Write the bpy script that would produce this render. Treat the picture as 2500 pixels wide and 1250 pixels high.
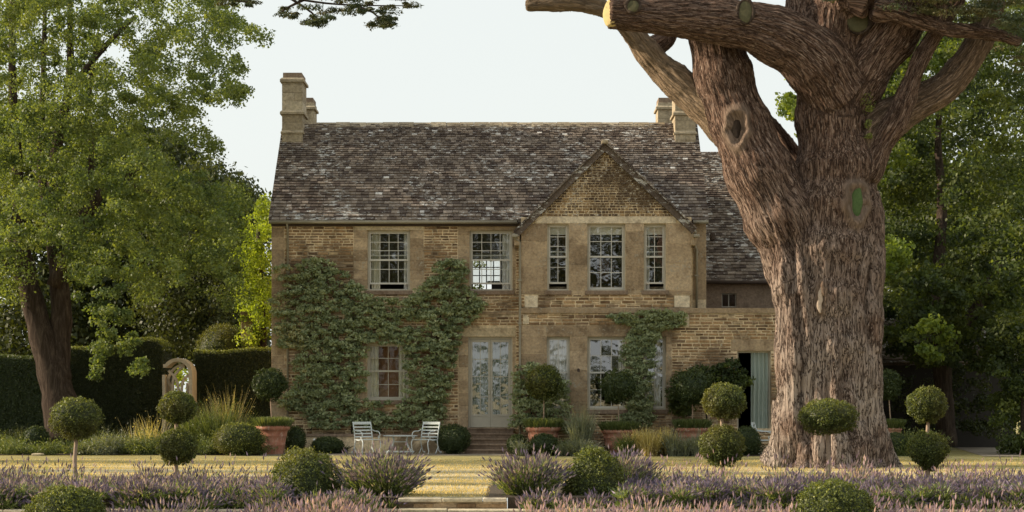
import bpy, math, random
import numpy as np
from mathutils import Vector, noise as mnoise
random.seed(7); rng = np.random.default_rng(11)
SC = bpy.context.scene
for o in list(bpy.data.objects): bpy.data.objects.remove(o)
COL = SC.collection
R = math.radians

# ------------------------------------------------------------------ camera, sky, sun
cd = bpy.data.cameras.new('camera'); cam = bpy.data.objects.new('camera', cd); COL.objects.link(cam)
cam.location = (0, 0, 1.7); cam.rotation_euler = (R(90), 0, 0)
cd.sensor_width = 36; cd.lens = 4800/2500*36; cd.shift_y = 344/2500
cd.clip_end = 3000; cd.clip_start = .1
SC.camera = cam
AZ, EL = R(85), R(21)                      # sun: this far round from the view direction to the left, this high
sun_to = Vector((-math.cos(EL)*math.sin(AZ), math.cos(EL)*math.cos(AZ), math.sin(EL)))
W = bpy.data.worlds.new('World'); SC.world = W; W.use_nodes = True
nt = W.node_tree; nt.nodes.clear()
wo = nt.nodes.new('ShaderNodeOutputWorld'); bg = nt.nodes.new('ShaderNodeBackground')
sky = nt.nodes.new('ShaderNodeTexSky'); sky.sky_type = 'NISHITA'; sky.sun_disc = False
sky.sun_elevation = EL; sky.sun_rotation = -AZ; sky.air_density = 1.0; sky.dust_density = 3.0; sky.ozone_density = 1.0
mx = nt.nodes.new('ShaderNodeMix'); mx.data_type = 'RGBA'; mx.inputs[0].default_value = .80
mx.inputs[7].default_value = (8.75, 9.1, 8.75, 1)        # thin bright summer haze over the whole sky
nt.links.new(sky.outputs[0], mx.inputs[6]); nt.links.new(mx.outputs[2], bg.inputs[0])
bg.inputs[1].default_value = .077; nt.links.new(bg.outputs[0], wo.inputs[0])
sl = bpy.data.lights.new('sun', 'SUN'); so = bpy.data.objects.new('sun', sl); COL.objects.link(so)
sl.energy = 5.0; sl.angle = R(.6); sl.color = (1, .83, .62)
so.rotation_euler = sun_to.to_track_quat('Z', 'Y').to_euler(); so.location = (-60, 20, 40)
SC.view_settings.view_transform = 'Standard'; SC.view_settings.look = 'None'
SC.view_settings.exposure = .60; SC.view_settings.gamma = 1; SC.view_settings.use_curve_mapping = False
SC.cycles.max_bounces = 6; SC.cycles.transparent_max_bounces = 12

def X(px, Y): return (px-1250)/4800*Y
def Z(py, Y): return 1.7+(969-py)/4800*Y
def S(n, Y): return n/4800*Y

# ------------------------------------------------------------------ materials
def newmat(name):
    m = bpy.data.materials.new(name); m.use_nodes = True
    t = m.node_tree; t.nodes.clear()
    out = t.nodes.new('ShaderNodeOutputMaterial')
    return m, t, out
def N(t, typ, **k):
    n = t.nodes.new(typ)
    for a, v in k.items():
        if a.startswith('i_'): n.inputs[a[2:].replace('_', ' ')].default_value = v
        else: setattr(n, a, v)
    return n
def L(t, a, b): t.links.new(a, b)
def c4(c): return (c[0], c[1], c[2], 1)
def ramp(t, fac, stops):
    r = t.nodes.new('ShaderNodeValToRGB'); cr = r.color_ramp
    while len(cr.elements) > 1: cr.elements.remove(cr.elements[0])
    cr.elements[0].position = stops[0][0]; cr.elements[0].color = c4(stops[0][1])
    for p, c in stops[1:]:
        e = cr.elements.new(p); e.color = c4(c)
    L(t, fac, r.inputs[0]); return r.outputs[0]
def mixc(t, fac, a, b, mode='MIX'):
    m = t.nodes.new('ShaderNodeMix'); m.data_type = 'RGBA'; m.blend_type = mode
    for s, v in ((0, fac), (6, a), (7, b)):
        if hasattr(v, 'links') or hasattr(v, 'is_linked'): L(t, v, m.inputs[s])
        elif s == 0: m.inputs[0].default_value = v
        else: m.inputs[s].default_value = c4(v)
    return m.outputs[2]
def geo(t): return t.nodes.new('ShaderNodeNewGeometry').outputs['Position']
def noise(t, vec, scale, detail=4, rough=.6, dist=0):
    n = N(t, 'ShaderNodeTexNoise'); n.inputs['Scale'].default_value = scale; n.inputs['Detail'].default_value = detail
    n.inputs['Roughness'].default_value = rough; n.inputs['Distortion'].default_value = dist
    if vec is not None: L(t, vec, n.inputs['Vector'])
    return n.outputs['Fac']
def mapping(t, vec, sc):
    m = N(t, 'ShaderNodeMapping'); m.inputs['Scale'].default_value = sc; L(t, vec, m.inputs['Vector']); return m.outputs[0]
def tone(t): return N(t, 'ShaderNodeAttribute', attribute_name='tone').outputs['Fac']
def step(t, v, lo, hi):
    m = N(t, 'ShaderNodeMapRange', interpolation_type='SMOOTHSTEP'); m.inputs[1].default_value = lo; m.inputs[2].default_value = hi
    L(t, v, m.inputs[0]); return m.outputs[0]
def principled(t, out, col, rough=.8, bump=None, bd=.01, spec=.3, metal=0):
    p = N(t, 'ShaderNodeBsdfPrincipled'); p.inputs['Roughness'].default_value = rough
    p.inputs['Specular IOR Level'].default_value = spec; p.inputs['Metallic'].default_value = metal
    if hasattr(col, 'is_linked'): L(t, col, p.inputs['Base Color'])
    else: p.inputs['Base Color'].default_value = c4(col)
    if bump is not None:
        b = N(t, 'ShaderNodeBump'); b.inputs['Strength'].default_value = 1; b.inputs['Distance'].default_value = bd
        L(t, bump, b.inputs['Height']); L(t, b.outputs[0], p.inputs['Normal'])
    L(t, p.outputs[0], out.inputs[0]); return p

def stone_mat(name, ramp_stops, lichen=(.5, .46, .36), lich_amt=.62, dirt=(.07, .05, .035), dirt_lo=.52, dirt_hi=.7, dirt_mix=.7, lscale=6, gain=1.5, lmap=(1, 1, 1)):
    m, t, out = newmat(name); g = geo(t)
    c = ramp(t, tone(t), [(p, tuple(v*gain for v in q)) for p, q in ramp_stops])
    c = mixc(t, .8, c, ramp(t, noise(t, g, 2.6, 6, .7, .3), [(.3, (.55, .5, .46)), (.48, (1, 1, 1)), (.7, (1.3, 1.3, 1.28))]), 'MULTIPLY')
    f = noise(t, g, 14, 6, .7)
    c = mixc(t, .75, c, ramp(t, f, [(.25, (.45, .42, .4)), (.5, (1, 1, 1)), (.75, (1.5, 1.45, 1.35))]), 'MULTIPLY')
    big = noise(t, g, .8, 5, .65, .4)
    dm = N(t, 'ShaderNodeMath', operation='MULTIPLY'); L(t, step(t, big, dirt_lo, dirt_hi), dm.inputs[0]); dm.inputs[1].default_value = dirt_mix
    c = mixc(t, dm.outputs[0], c, dirt)
    l = noise(t, mapping(t, g, lmap), lscale, 8, .75)
    lb = N(t, 'ShaderNodeMath', operation='MULTIPLY_ADD'); L(t, noise(t, g, .9, 3, .6), lb.inputs[0]); lb.inputs[1].default_value = .32
    ls = N(t, 'ShaderNodeMath', operation='SUBTRACT'); L(t, l, lb.inputs[2]); L(t, lb.outputs[0], ls.inputs[0]); ls.inputs[1].default_value = .16
    c = mixc(t, step(t, ls.outputs[0], lich_amt, lich_amt+.06), c, lichen)
    principled(t, out, c, .92, noise(t, g, 40, 6, .7), .012, .15)
    return m
M = {}
M['rubble'] = stone_mat('rubble_stone', [(0, (.085, .055, .034)), (.35, (.205, .130, .070)), (.65, (.285, .19, .103)), (.85, (.15, .105, .07)), (1, (.37, .275, .165))], dirt_mix=.5)
M['ashlar'] = stone_mat('ashlar_stone', [(0, (.19, .14, .09)), (.5, (.255, .192, .125)), (1, (.315, .242, .162))], lich_amt=.575, lscale=12, lichen=(.36, .32, .25), dirt_mix=.75, dirt=(.11, .08, .055))
M['pale'] = stone_mat('pale_stone', [(0, (.33, .27, .18)), (1, (.42, .36, .27))], lich_amt=.7, dirt_mix=.3, dirt=(.25, .2, .13))
M['chimney'] = stone_mat('chimney_stone', [(0, (.19, .155, .105)), (1, (.30, .255, .185))], lich_amt=.62, lichen=(.14, .11, .08), dirt_mix=.4, dirt=(.16, .12, .08))
M['mortar'] = stone_mat('lime_mortar', [(0, (.45, .365, .245)), (1, (.45, .365, .245))], lich_amt=.75, dirt_mix=.8, dirt=(.13, .09, .055), dirt_lo=.46, dirt_hi=.6)
M['gable'] = stone_mat('gable_stone', [(0, (.05, .035, .025)), (.4, (.19, .125, .065)), (.7, (.28, .19, .095)), (1, (.08, .06, .045))], lich_amt=.56, lichen=(.52, .47, .38), dirt_mix=.85, dirt=(.085, .058, .038), dirt_lo=.32, dirt_hi=.56, lscale=9)
M['roof'] = stone_mat('stone_roof_tile', [(0, (.05, .037, .032)), (.5, (.115, .092, .074)), (.93, (.175, .142, .115)), (.984, (.20, .17, .15)), (.987, (.34, .32, .3)), (1, (.46, .44, .41))], lich_amt=.56, lichen=(.52, .51, .48), dirt=(.05, .04, .035), dirt_mix=.35, lscale=5, lmap=(1, 1.8, 2.4), gain=1.35)
M['oldstep'] = stone_mat('worn_step_stone', [(0, (.13, .095, .07)), (1, (.2, .15, .11))], lich_amt=.68, dirt_mix=.5)
M['coping'] = stone_mat('coping_stone', [(0, (.30, .26, .18)), (1, (.38, .33, .25))], lich_amt=.64, dirt_mix=.4, dirt=(.2, .16, .1))

def plain(name, col, rough=.6, var=.25, scale=8, spec=.3, bd=.003, metal=0):
    m, t, out = newmat(name); g = geo(t); f = noise(t, g, scale, 5)
    c = mixc(t, f, tuple(v*(1-var) for v in col), tuple(min(1, v*(1+var)) for v in col))
    principled(t, out, c, rough, noise(t, g, scale*5, 3), bd, spec, metal); return m
M['frame'] = plain('stone_grey_paint', (.44, .41, .34), .5, .12)
M['bars'] = plain('pale_window_paint', (.55, .53, .48), .5, .1)
M['gutter'] = plain('gutter_paint', (.27, .24, .18), .5, .2)
M['fascia'] = plain('dark_timber', (.07, .05, .04), .8, .3)
M['chair'] = plain('pale_blue_grey_metal', (.58, .63, .64), .45, .15, 20)
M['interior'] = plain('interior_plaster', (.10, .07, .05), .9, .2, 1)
M['inglow'] = plain('warm_interior_glow', (.30, .155, .08), .6, .4, 3)
M['amber'] = plain('amber_wall_hanging', (.55, .22, .07), .7, .4, 3)
M['curtain_cream'] = plain('cream_curtain', (.72, .68, .55), .9, .1)
M['curtain_white'] = plain('white_curtain', (.78, .76, .72), .9, .1)
M['curtain_grey'] = plain('grey_green_curtain', (.36, .42, .38), .9, .1)
M['blind'] = plain('white_blind', (.8, .76, .66), .9, .08)
M['darkthing'] = plain('dark_furniture_shaded_wall', (.03, .025, .02), .6, .2)  # desk colour, also the outbuilding wall with its shade painted in
M['archwood'] = plain('bleached_oak', (.50, .42, .31), .7, .35, 5)
M['cut'] = plain('sawn_wood', (.46, .36, .16), .8, .3, 9)
M['cutgreen'] = plain('mossy_sawn_wood', (.075, .07, .035), .9, .45, 12)
M['wound'] = plain('green_wound_paint', (.065, .11, .035), .8, .5, 22)
M['collar'] = plain('healed_bark_collar', (.20, .135, .095), .9, .45, 18, bd=.02)
M['peel'] = plain('bare_peeled_wood', (.46, .37, .29), .9, .4, 22, bd=.01)
M['stem'] = plain('pale_topiary_stem', (.34, .25, .18), .8, .35, 30)
def bark2():
    m, t, out = newmat('brown_bark'); g = geo(t); n1 = noise(t, mapping(t, g, (1, 1, .14)), 11, 8, .75, .5)
    c = ramp(t, n1, [(.32, (.022, .016, .012)), (.5, (.055, .040, .031)), (.68, (.12, .092, .072))])
    principled(t, out, c, .95, n1, .08, .1); return m
M['trunkdark'] = bark2()
M['soil'] = plain('dark_soil', (.08, .06, .04), .95, .4, 6, bd=.02)
M['gravel'] = plain('terrace_flagstone', (.30, .25, .19), .9, .25, 4, bd=.01)
M['spot'] = plain('white_enamel', (.8, .78, .72), .4, .05)

def terracotta():
    m, t, out = newmat('terracotta'); g = geo(t)
    c = ramp(t, noise(t, g, 3, 6, .7), [(.3, (.27, .11, .07)), (.5, (.38, .17, .11)), (.7, (.47, .27, .2))])
    st = noise(t, mapping(t, g, (5, 5, 1)), 3, 6, .7)
    c = mixc(t, step(t, st, .5, .72), c, (.5, .38, .31))
    principled(t, out, c, .85, noise(t, g, 30), .004, .2); return m
M['terracotta'] = terracotta()

def glass(name, ior):
    m, t, out = newmat(name)
    gl = N(t, 'ShaderNodeBsdfGlossy'); gl.inputs['Roughness'].default_value = .015; gl.inputs['Color'].default_value = (.93, .93, .96, 1)
    nb = noise(t, geo(t), 2.2, 2, .5)
    b = N(t, 'ShaderNodeBump'); b.inputs['Strength'].default_value = .3; b.inputs['Distance'].default_value = .02
    L(t, nb, b.inputs['Height']); L(t, b.outputs[0], gl.inputs['Normal'])
    tr = N(t, 'ShaderNodeBsdfTransparent'); tr.inputs['Color'].default_value = (.86, .88, .86, 1)
    ms = N(t, 'ShaderNodeMixShader'); f0 = ((ior-1)/(ior+1))**2
    lw = N(t, 'ShaderNodeLayerWeight'); lw.inputs['Blend'].default_value = .5
    pw = N(t, 'ShaderNodeMath', operation='POWER'); L(t, lw.outputs['Facing'], pw.inputs[0]); pw.inputs[1].default_value = 5
    fa = N(t, 'ShaderNodeMath', operation='MULTIPLY_ADD'); L(t, pw.outputs[0], fa.inputs[0]); fa.inputs[1].default_value = 1-f0; fa.inputs[2].default_value = f0
    L(t, fa.outputs[0], ms.inputs[0]); L(t, tr.outputs[0], ms.inputs[1]); L(t, gl.outputs[0], ms.inputs[2])
    L(t, ms.outputs[0], out.inputs[0]); return m
M['glass'] = glass('window_glass', 2.9); M['glass_upper'] = glass('thin_window_glass', 2.5); M['glass_clear'] = glass('clear_window_glass', 1.5)

def leafmat(name, stops, trans=.35, big=None, rough=.55, spec=.35):
    m, t, out = newmat(name); g = geo(t)
    c = ramp(t, tone(t), stops)
    if big:
        c = mixc(t, step(t, noise(t, g, .55, 4, .6), .45, .66), c, mixc(t, .5, c, big))
    p = N(t, 'ShaderNodeBsdfPrincipled'); p.inputs['Roughness'].default_value = rough; p.inputs['Specular IOR Level'].default_value = spec
    L(t, c, p.inputs['Base Color'])
    tl = N(t, 'ShaderNodeBsdfTranslucent')
    cc = mixc(t, 1, c, (1.9, 1.75, .55), 'MULTIPLY'); L(t, cc, tl.inputs['Color'])
    ms = N(t, 'ShaderNodeMixShader'); ms.inputs[0].default_value = trans
    L(t, p.outputs[0], ms.inputs[1]); L(t, tl.outputs[0], ms.inputs[2]); L(t, ms.outputs[0], out.inputs[0]); return m
M['lime'] = leafmat('lime_leaf', [(0, (.04, .062, .024)), (.5, (.095, .138, .046)), (1, (.21, .25, .09))], .42, (.17, .20, .05))
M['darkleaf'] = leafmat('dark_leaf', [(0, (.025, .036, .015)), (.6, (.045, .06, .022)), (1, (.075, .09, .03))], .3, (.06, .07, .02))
M['bright'] = leafmat('bright_leaf', [(0, (.09, .13, .02)), (.6, (.20, .27, .04)), (1, (.34, .40, .08))], .5)
M['chestnut'] = leafmat('chestnut_leaf', [(0, (.018, .030, .012)), (.5, (.042, .064, .02)), (.8, (.085, .12, .03)), (1, (.17, .21, .05))], .4, (.12, .14, .03))
M['box'] = leafmat('box_leaf', [(0, (.03, .042, .012)), (.5, (.08, .10, .026)), (.8, (.15, .18, .045)), (1, (.25, .27, .07))], .28, (.13, .115, .03))
M['boxdark'] = leafmat('dark_box_leaf', [(0, (0.027, 0.044, 0.015)), (.7, (0.053, 0.075, 0.022)), (1, (0.088, 0.112, 0.037))], .2)
M['yew'] = leafmat('yew_needle', [(0, (.025, .034, .013)), (.7, (.045, .058, .02)), (.82, (.10, .12, .03)), (1, (.19, .21, .05))], .3)  # lighter upper stops carry sunlight painted into the hedge tops
M['oak'] = leafmat('oak_leaf', [(0, (.05, .08, .02)), (.5, (.12, .17, .035)), (1, (.26, .31, .06))], .45)
M['silver'] = leafmat('silvery_leaf', [(0, (.07, .095, .045)), (.45, (.22, .27, .15)), (.85, (.42, .46, .28)), (1, (.66, .65, .44))], .3, (.28, .31, .16))
M['cream'] = leafmat('cream_leaf', [(0, (.25, .25, .12)), (1, (.5, .47, .27))], .3)
M['herb'] = leafmat('herb_leaf', [(0, (0.057, 0.086, 0.029)), (.6, (0.115, 0.149, 0.057)), (1, (0.196, 0.218, 0.092))], .35)
M['greygreen'] = leafmat('grey_green_leaf', [(0, (.12, .14, .10)), (1, (.27, .29, .22))], .3)
M['straw'] = leafmat('straw_spike', [(0, (.30, .26, .12)), (1, (.50, .44, .25))], .4)
M['cedarleaf'] = leafmat('cedar_needle', [(0, (0.030, 0.048, 0.024)), (.7, (0.060, 0.083, 0.039)), (1, (0.135, 0.120, 0.045))], .2, (0.150, 0.112, 0.030))
M['lavstem'] = leafmat('lavender_stem', [(0, (.08, .12, .045)), (.6, (.17, .22, .09)), (1, (.32, .34, .18))], .35)
M['lavhead'] = leafmat('lavender_flower', [(0, (.09, .10, .07)), (.22, (.11, .09, .17)), (.6, (.21, .17, .30)), (.88, (.44, .36, .50)), (1, (.48, .42, .36))], .3)
M['lavpink'] = leafmat('pink_lavender_flower', [(0, (.14, .14, .09)), (.22, (.20, .15, .24)), (.6, (.38, .28, .40)), (.88, (.60, .46, .54)), (1, (.54, .46, .34))], .3)
M['grassblade'] = leafmat('dry_grass_blade', [(0, (.25, .22, .08)), (.5, (.55, .42, .2)), (1, (.75, .58, .34))], .4)

def lawn():
    m, t, out = newmat('dry_lawn'); g = geo(t)
    st = noise(t, mapping(t, g, (.035, .8, 1)), 1.3, 4, .6, .2)
    pn = noise(t, g, .5, 6, .7)
    a = N(t, 'ShaderNodeMath', operation='ADD'); L(t, st, a.inputs[0]); L(t, pn, a.inputs[1])
    h = N(t, 'ShaderNodeMath', operation='MULTIPLY'); L(t, a.outputs[0], h.inputs[0]); h.inputs[1].default_value = .5
    c = ramp(t, h.outputs[0], [(.40, (.24, .21, .09)), (.455, (.38, .31, .16)), (.50, (.48, .42, .27)), (.60, (.58, .52, .38))])
    # greener near the house (farther than about 49 m)
    sx = N(t, 'ShaderNodeSeparateXYZ'); L(t, g, sx.inputs[0])
    gy = step(t, sx.outputs[1], 44, 53)
    gm = N(t, 'ShaderNodeMath', operation='MULTIPLY'); L(t, gy, gm.inputs[0]); gm.inputs[1].default_value = .65
    c = mixc(t, gm.outputs[0], c, (.32, .28, .085))
    fine = noise(t, g, 22, 6, .8)
    c = mixc(t, .6, c, ramp(t, fine, [(.3, (.5, .5, .45)), (.5, (1, 1, 1)), (.7, (1.3, 1.25, 1.2))]), 'MULTIPLY')
    principled(t, out, c, .95, fine, .03, .1); return m
M['lawn'] = lawn()

def bark():
    m, t, out = newmat('cedar_bark')
    v = N(t, 'ShaderNodeAttribute', attribute_name='bark').outputs['Vector']
    g = geo(t)
    n1 = noise(t, mapping(t, v, (1, 1, .17)), 21, 8, .74, .5)
    n2 = noise(t, mapping(t, v, (1, 1, .22)), 40, 6, .8, .4)
    n3 = noise(t, g, 1.2, 5, .6)
    nr1 = noise(t, mapping(t, v, (1, 1, .12)), 15, 4, .65, .7)
    ab = N(t, 'ShaderNodeMath', operation='SUBTRACT'); L(t, nr1, ab.inputs[0]); ab.inputs[1].default_value = .5
    ab2 = N(t, 'ShaderNodeMath', operation='ABSOLUTE'); L(t, ab.outputs[0], ab2.inputs[0])
    crack = step(t, ab2.outputs[0], .0, .05)
    c = ramp(t, n1, [(.34, (.05, .03, .022)), (.46, (.14, .085, .06)), (.56, (.24, .16, .12)), (.68, (.46, .35, .28))])
    sx = N(t, 'ShaderNodeSeparateXYZ'); L(t, g, sx.inputs[0])
    inv = N(t, 'ShaderNodeMapRange'); inv.inputs[1].default_value = 7.5; inv.inputs[2].default_value = 1.5; inv.inputs[3].default_value = 0; inv.inputs[4].default_value = 1
    L(t, sx.outputs[2], inv.inputs[0])
    am = N(t, 'ShaderNodeMath', operation='MULTIPLY'); L(t, inv.outputs[0], am.inputs[0]); L(t, step(t, n3, .25, .65), am.inputs[1])
    c = mixc(t, am.outputs[0], c, mixc(t, .7, c, (.50, .43, .37)))          # weathered grey bark low on the trunk
    c = mixc(t, step(t, n2, .555, .65), c, (.50, .41, .34))
    c = mixc(t, crack, (.05, .03, .022), c)
    c = mixc(t, N(t, 'ShaderNodeAttribute', attribute_name='pale').outputs['Fac'], c, mixc(t, .6, c, (.48, .37, .24)))
    c = mixc(t, N(t, 'ShaderNodeAttribute', attribute_name='scar').outputs['Fac'], c, mixc(t, n2, (.16, .105, .075), (.34, .26, .20)))
    a = N(t, 'ShaderNodeMath', operation='MULTIPLY_ADD'); L(t, crack, a.inputs[0]); a.inputs[1].default_value = .7; L(t, n1, a.inputs[2])
    b2 = N(t, 'ShaderNodeMath', operation='MULTIPLY_ADD'); L(t, n2, b2.inputs[0]); b2.inputs[1].default_value = .6; L(t, a.outputs[0], b2.inputs[2])
    principled(t, out, c, .95, b2.outputs[0], .06, .12); return m
M['bark'] = bark()

# ------------------------------------------------------------------ object helpers
def tag(o, label=None, cat=None, group=None, kind=None):
    if label: o['label'] = label
    if cat: o['category'] = cat
    if group: o['group'] = group
    if kind: o['kind'] = kind
    return o
def empty(name, loc, label, cat, group=None):
    o = bpy.data.objects.new(name, None); COL.objects.link(o); o.location = loc; o.empty_display_size = .2
    return tag(o, label, cat, group)
def link(name, me, parent=None):
    o = bpy.data.objects.new(name, me); COL.objects.link(o)
    if parent is not None:
        o.parent = parent
        w = Vector((0, 0, 0)); p = parent
        while p is not None: w += p.location; p = p.parent
        o.location = -w
    return o
def copy_tree(o, parent=None):
    c = o.copy(); COL.objects.link(c); c.parent = parent
    for ch in list(o.children): copy_tree(ch, c)
    return c

class MB:
    def __init__(s): s.v = []; s.f = []; s.t = []; s.smooth = False
    def quad(s, a, b, c, d, tone=.5):
        n = len(s.v); s.v += [a, b, c, d]; s.f.append((n, n+1, n+2, n+3)); s.t.append(tone)
    def box(s, x0, x1, y0, y1, z0, z1, tone=.5):
        n = len(s.v)
        s.v += [(x0,y0,z0),(x1,y0,z0),(x1,y1,z0),(x0,y1,z0),(x0,y0,z1),(x1,y0,z1),(x1,y1,z1),(x0,y1,z1)]
        for f in ((0,3,2,1),(4,5,6,7),(0,1,5,4),(1,2,6,5),(2,3,7,6),(3,0,4,7)):
            s.f.append(tuple(n+i for i in f)); s.t.append(tone)
        return s
    def tube(s, pts, rad, n=8, cap=True, tone=.5, flat=1.0):
        pts = [Vector(p) for p in pts]
        if not hasattr(rad, '__len__'): rad = [rad]*len(pts)
        b0 = len(s.v); up = Vector((0, 0, 1)); prev = None
        for i, p in enumerate(pts):
            d = (pts[min(i+1, len(pts)-1)]-pts[max(i-1, 0)]).normalized()
            if prev is None:
                a = d.cross(up if abs(d.z) < .9 else Vector((0, 1, 0))).normalized()
            else:
                a = (prev-d*prev.dot(d)).normalized()
            prev = a; b = d.cross(a)
            for k in range(n):
                an = 2*math.pi*k/n
                s.v.append(tuple(p+a*math.cos(an)*rad[i]+b*math.sin(an)*rad[i]*flat))
        for i in range(len(pts)-1):
            for k in range(n):
                k2 = (k+1) % n
                s.f.append((b0+i*n+k, b0+i*n+k2, b0+(i+1)*n+k2, b0+(i+1)*n+k)); s.t.append(tone)
        if cap:
            s.f.append(tuple(b0+k for k in reversed(range(n)))); s.t.append(tone)
            s.f.append(tuple(b0+(len(pts)-1)*n+k for k in range(n))); s.t.append(tone)
        return s
    def lathe(s, prof, c, n=32, tone=.5):
        b0 = len(s.v)
        for r, z in prof:
            for k in range(n):
                a = 2*math.pi*k/n; s.v.append((c[0]+r*math.cos(a), c[1]+r*math.sin(a), c[2]+z))
        for i in range(len(prof)-1):
            for k in range(n):
                k2 = (k+1) % n
                s.f.append((b0+i*n+k, b0+i*n+k2, b0+(i+1)*n+k2, b0+(i+1)*n+k)); s.t.append(tone)
        return s
    def build(s, name, mat, parent=None, smooth=False, bevel=0):
        me = bpy.data.meshes.new(name); me.from_pydata(s.v, [], s.f); me.materials.append(mat)
        at = me.attributes.new('tone', 'FLOAT', 'FACE'); at.data.foreach_set('value', s.t)
        if smooth: me.polygons.foreach_set('use_smooth', [True]*len(me.polygons))
        me.update()
        o = link(name, me, parent)
        if bevel:
            b = o.modifiers.new('bevel', 'BEVEL'); b.width = bevel; b.segments = 2; b.limit_method = 'ANGLE'
        return o

def quads_obj(name, V, T, mats, parent=None, mi=None):
    n = len(V)//4
    me = bpy.data.meshes.new(name)
    me.vertices.add(n*4); me.vertices.foreach_set('co', np.ascontiguousarray(V, dtype=np.float32).ravel())
    me.loops.add(n*4); me.loops.foreach_set('vertex_index', np.arange(n*4, dtype=np.int32))
    me.polygons.add(n); me.polygons.foreach_set('loop_start', np.arange(0, n*4, 4, dtype=np.int32))
    for m in (mats if isinstance(mats, (list, tuple)) else [mats]): me.materials.append(m)
    if mi is not None: me.polygons.foreach_set('material_index', mi.astype(np.int32))
    me.update(calc_edges=True)
    at = me.attributes.new('tone', 'FLOAT', 'FACE'); at.data.foreach_set('value', np.clip(T, 0, 1).astype(np.float32))
    return link(name, me, parent)
def unit(a): return a/np.maximum(np.linalg.norm(a, axis=-1, keepdims=True), 1e-9)
def leaves(P, size, nrm=None, nbias=.6, asp=.6, svar=.4, grav=0):
    n = len(P)
    r = rng.normal(size=(n, 3)); r = unit(r)
    nn = unit(r + (nbias*nrm if nrm is not None else 0)) if nrm is not None else r
    t = rng.normal(size=(n, 3)); t[:, 2] -= grav; t = unit(t - nn*(t*nn).sum(1, keepdims=True)); b = np.cross(nn, t)
    s = size*(1+svar*rng.uniform(-1, 1, (n, 1)))
    q = np.stack([P-t*s*.5, P+b*s*asp*.5-t*s*.08, P+t*s*.5, P-b*s*asp*.5-t*s*.08], 1)
    return q.reshape(-1, 3)
def ico(n):
    v = unit(rng.normal(size=(n, 3))); return v
def core_quads(c, r, nu=20, nv=12, jit=.05, bottom=-1):
    a = np.linspace(0, 2*np.pi, nu+1); e = np.linspace(-np.pi/2, np.pi/2, nv+1)
    A, E = np.meshgrid(a, e); P = np.stack([np.cos(E)*np.cos(A), np.cos(E)*np.sin(A), np.sin(E)], -1)
    k = 1+jit*np.sin(5*A)*np.cos(4*E); P = P*k[..., None]
    P[..., 2] = np.maximum(P[..., 2], bottom)
    P = P*np.array(r)+np.array(c)
    q = np.stack([P[:-1, :-1], P[:-1, 1:], P[1:, 1:], P[1:, :-1]], 2).reshape(-1, 3)
    return q
def lumpy(dirs, f=2.5, amp=.08, seed=0):
    return np.array([1+amp*mnoise.noise(Vector((d[0]*f+seed*3.1, d[1]*f, d[2]*f)))*1.6 for d in dirs])
def topiary(name, c, r, mat, parent, n=5000, leaf=.035, bottom=-1.0, seed=0, amp=.09, taper=0):
    d = ico(int(n)); d = d[d[:, 2] > bottom]
    k = lumpy(d, 3, amp, seed)*lumpy(d, 11, amp*.6, seed+5)*rng.uniform(.93, 1.04, len(d))
    P = d*np.array(r)*k[:, None]
    if taper:
        f = np.where(P[:, 2] < 0, 1+taper*P[:, 2]/r[2], 1); P[:, :2] *= f[:, None]
    P += np.array(c)
    V = leaves(P, leaf, d, .5, .65)
    T = rng.beta(2, 2.6, len(P))+.38*np.clip(d[:, 2], 0, 1)*rng.uniform(0, 1, len(P))  # leaves lighter towards the top: light from above put into tone
    # loose shoots breaking the clipped outline
    m = int(n*.07); d2 = ico(m); d2 = d2[d2[:, 2] > max(bottom, -.2)]
    P2 = d2*np.array(r)*rng.uniform(1.0, 1.09, len(d2))[:, None]+np.array(c)
    V2 = leaves(P2, leaf*1.2, d2, -.2, .5)
    rr = np.array(r)*.90
    if taper: rr = rr*np.array([.9, .9, .85])
    C = core_quads(c, rr, bottom=bottom)
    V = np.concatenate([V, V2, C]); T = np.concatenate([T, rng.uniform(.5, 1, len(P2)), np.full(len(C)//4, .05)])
    return quads_obj(name, V, T, mat, parent)

def inpoly(px, py, poly):
    c = np.zeros(len(px), bool); j = len(poly)-1
    for i in range(len(poly)):
        xi, yi = poly[i]; xj, yj = poly[j]
        cond = ((yi > py) != (yj > py)) & (px < (xj-xi)*(py-yi)/((yj-yi) or 1e-9)+xi)
        c ^= cond; j = i
    return c
def poly_pts(poly, n):
    a = np.array(poly, float); lo = a.min(0); hi = a.max(0); out = []
    tot = 0
    while tot < n:
        p = rng.uniform(lo, hi, (n*2, 2)); p = p[inpoly(p[:, 0], p[:, 1], poly)]; out.append(p); tot += len(p)
    return np.concatenate(out)[:n]
def crown_pts(poly, nclump, per, Y0, Y1, rc, flat=.6, keep=None, droop=.0, seed=0, edge_thin=0):
    """clumps spread through the volume behind an outline; returns leaf points, normals, clump tones"""
    p = poly_pts(poly, nclump); Y = rng.uniform(Y0, Y1, nclump)
    C = np.stack([X(p[:, 0], Y), Y, Z(p[:, 1], Y)], 1)
    rr = rc*rng.uniform(.6, 1.35, nclump)
    d = ico(nclump*per).reshape(nclump, per, 3)
    rad = np.clip(np.abs(rng.normal(.72, .2, (nclump, per, 1))), .05, 1.5)
    ax = np.stack([rr*rng.uniform(.8, 1.5, nclump), rr, rr*flat*rng.uniform(.7, 1.3, nclump)], 1)[:, None, :]
    off = d*rad*ax
    off[..., 2] -= droop*np.linalg.norm(off[..., :2], axis=-1)**2
    P = (C[:, None, :]+off).reshape(-1, 3); Nn = (d+np.array([0, 0, .35])).reshape(-1, 3)
    T = np.repeat(rng.uniform(0, .5, nclump), per)+rng.uniform(0, .5, nclump*per)
    return P, Nn, T, C

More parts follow.
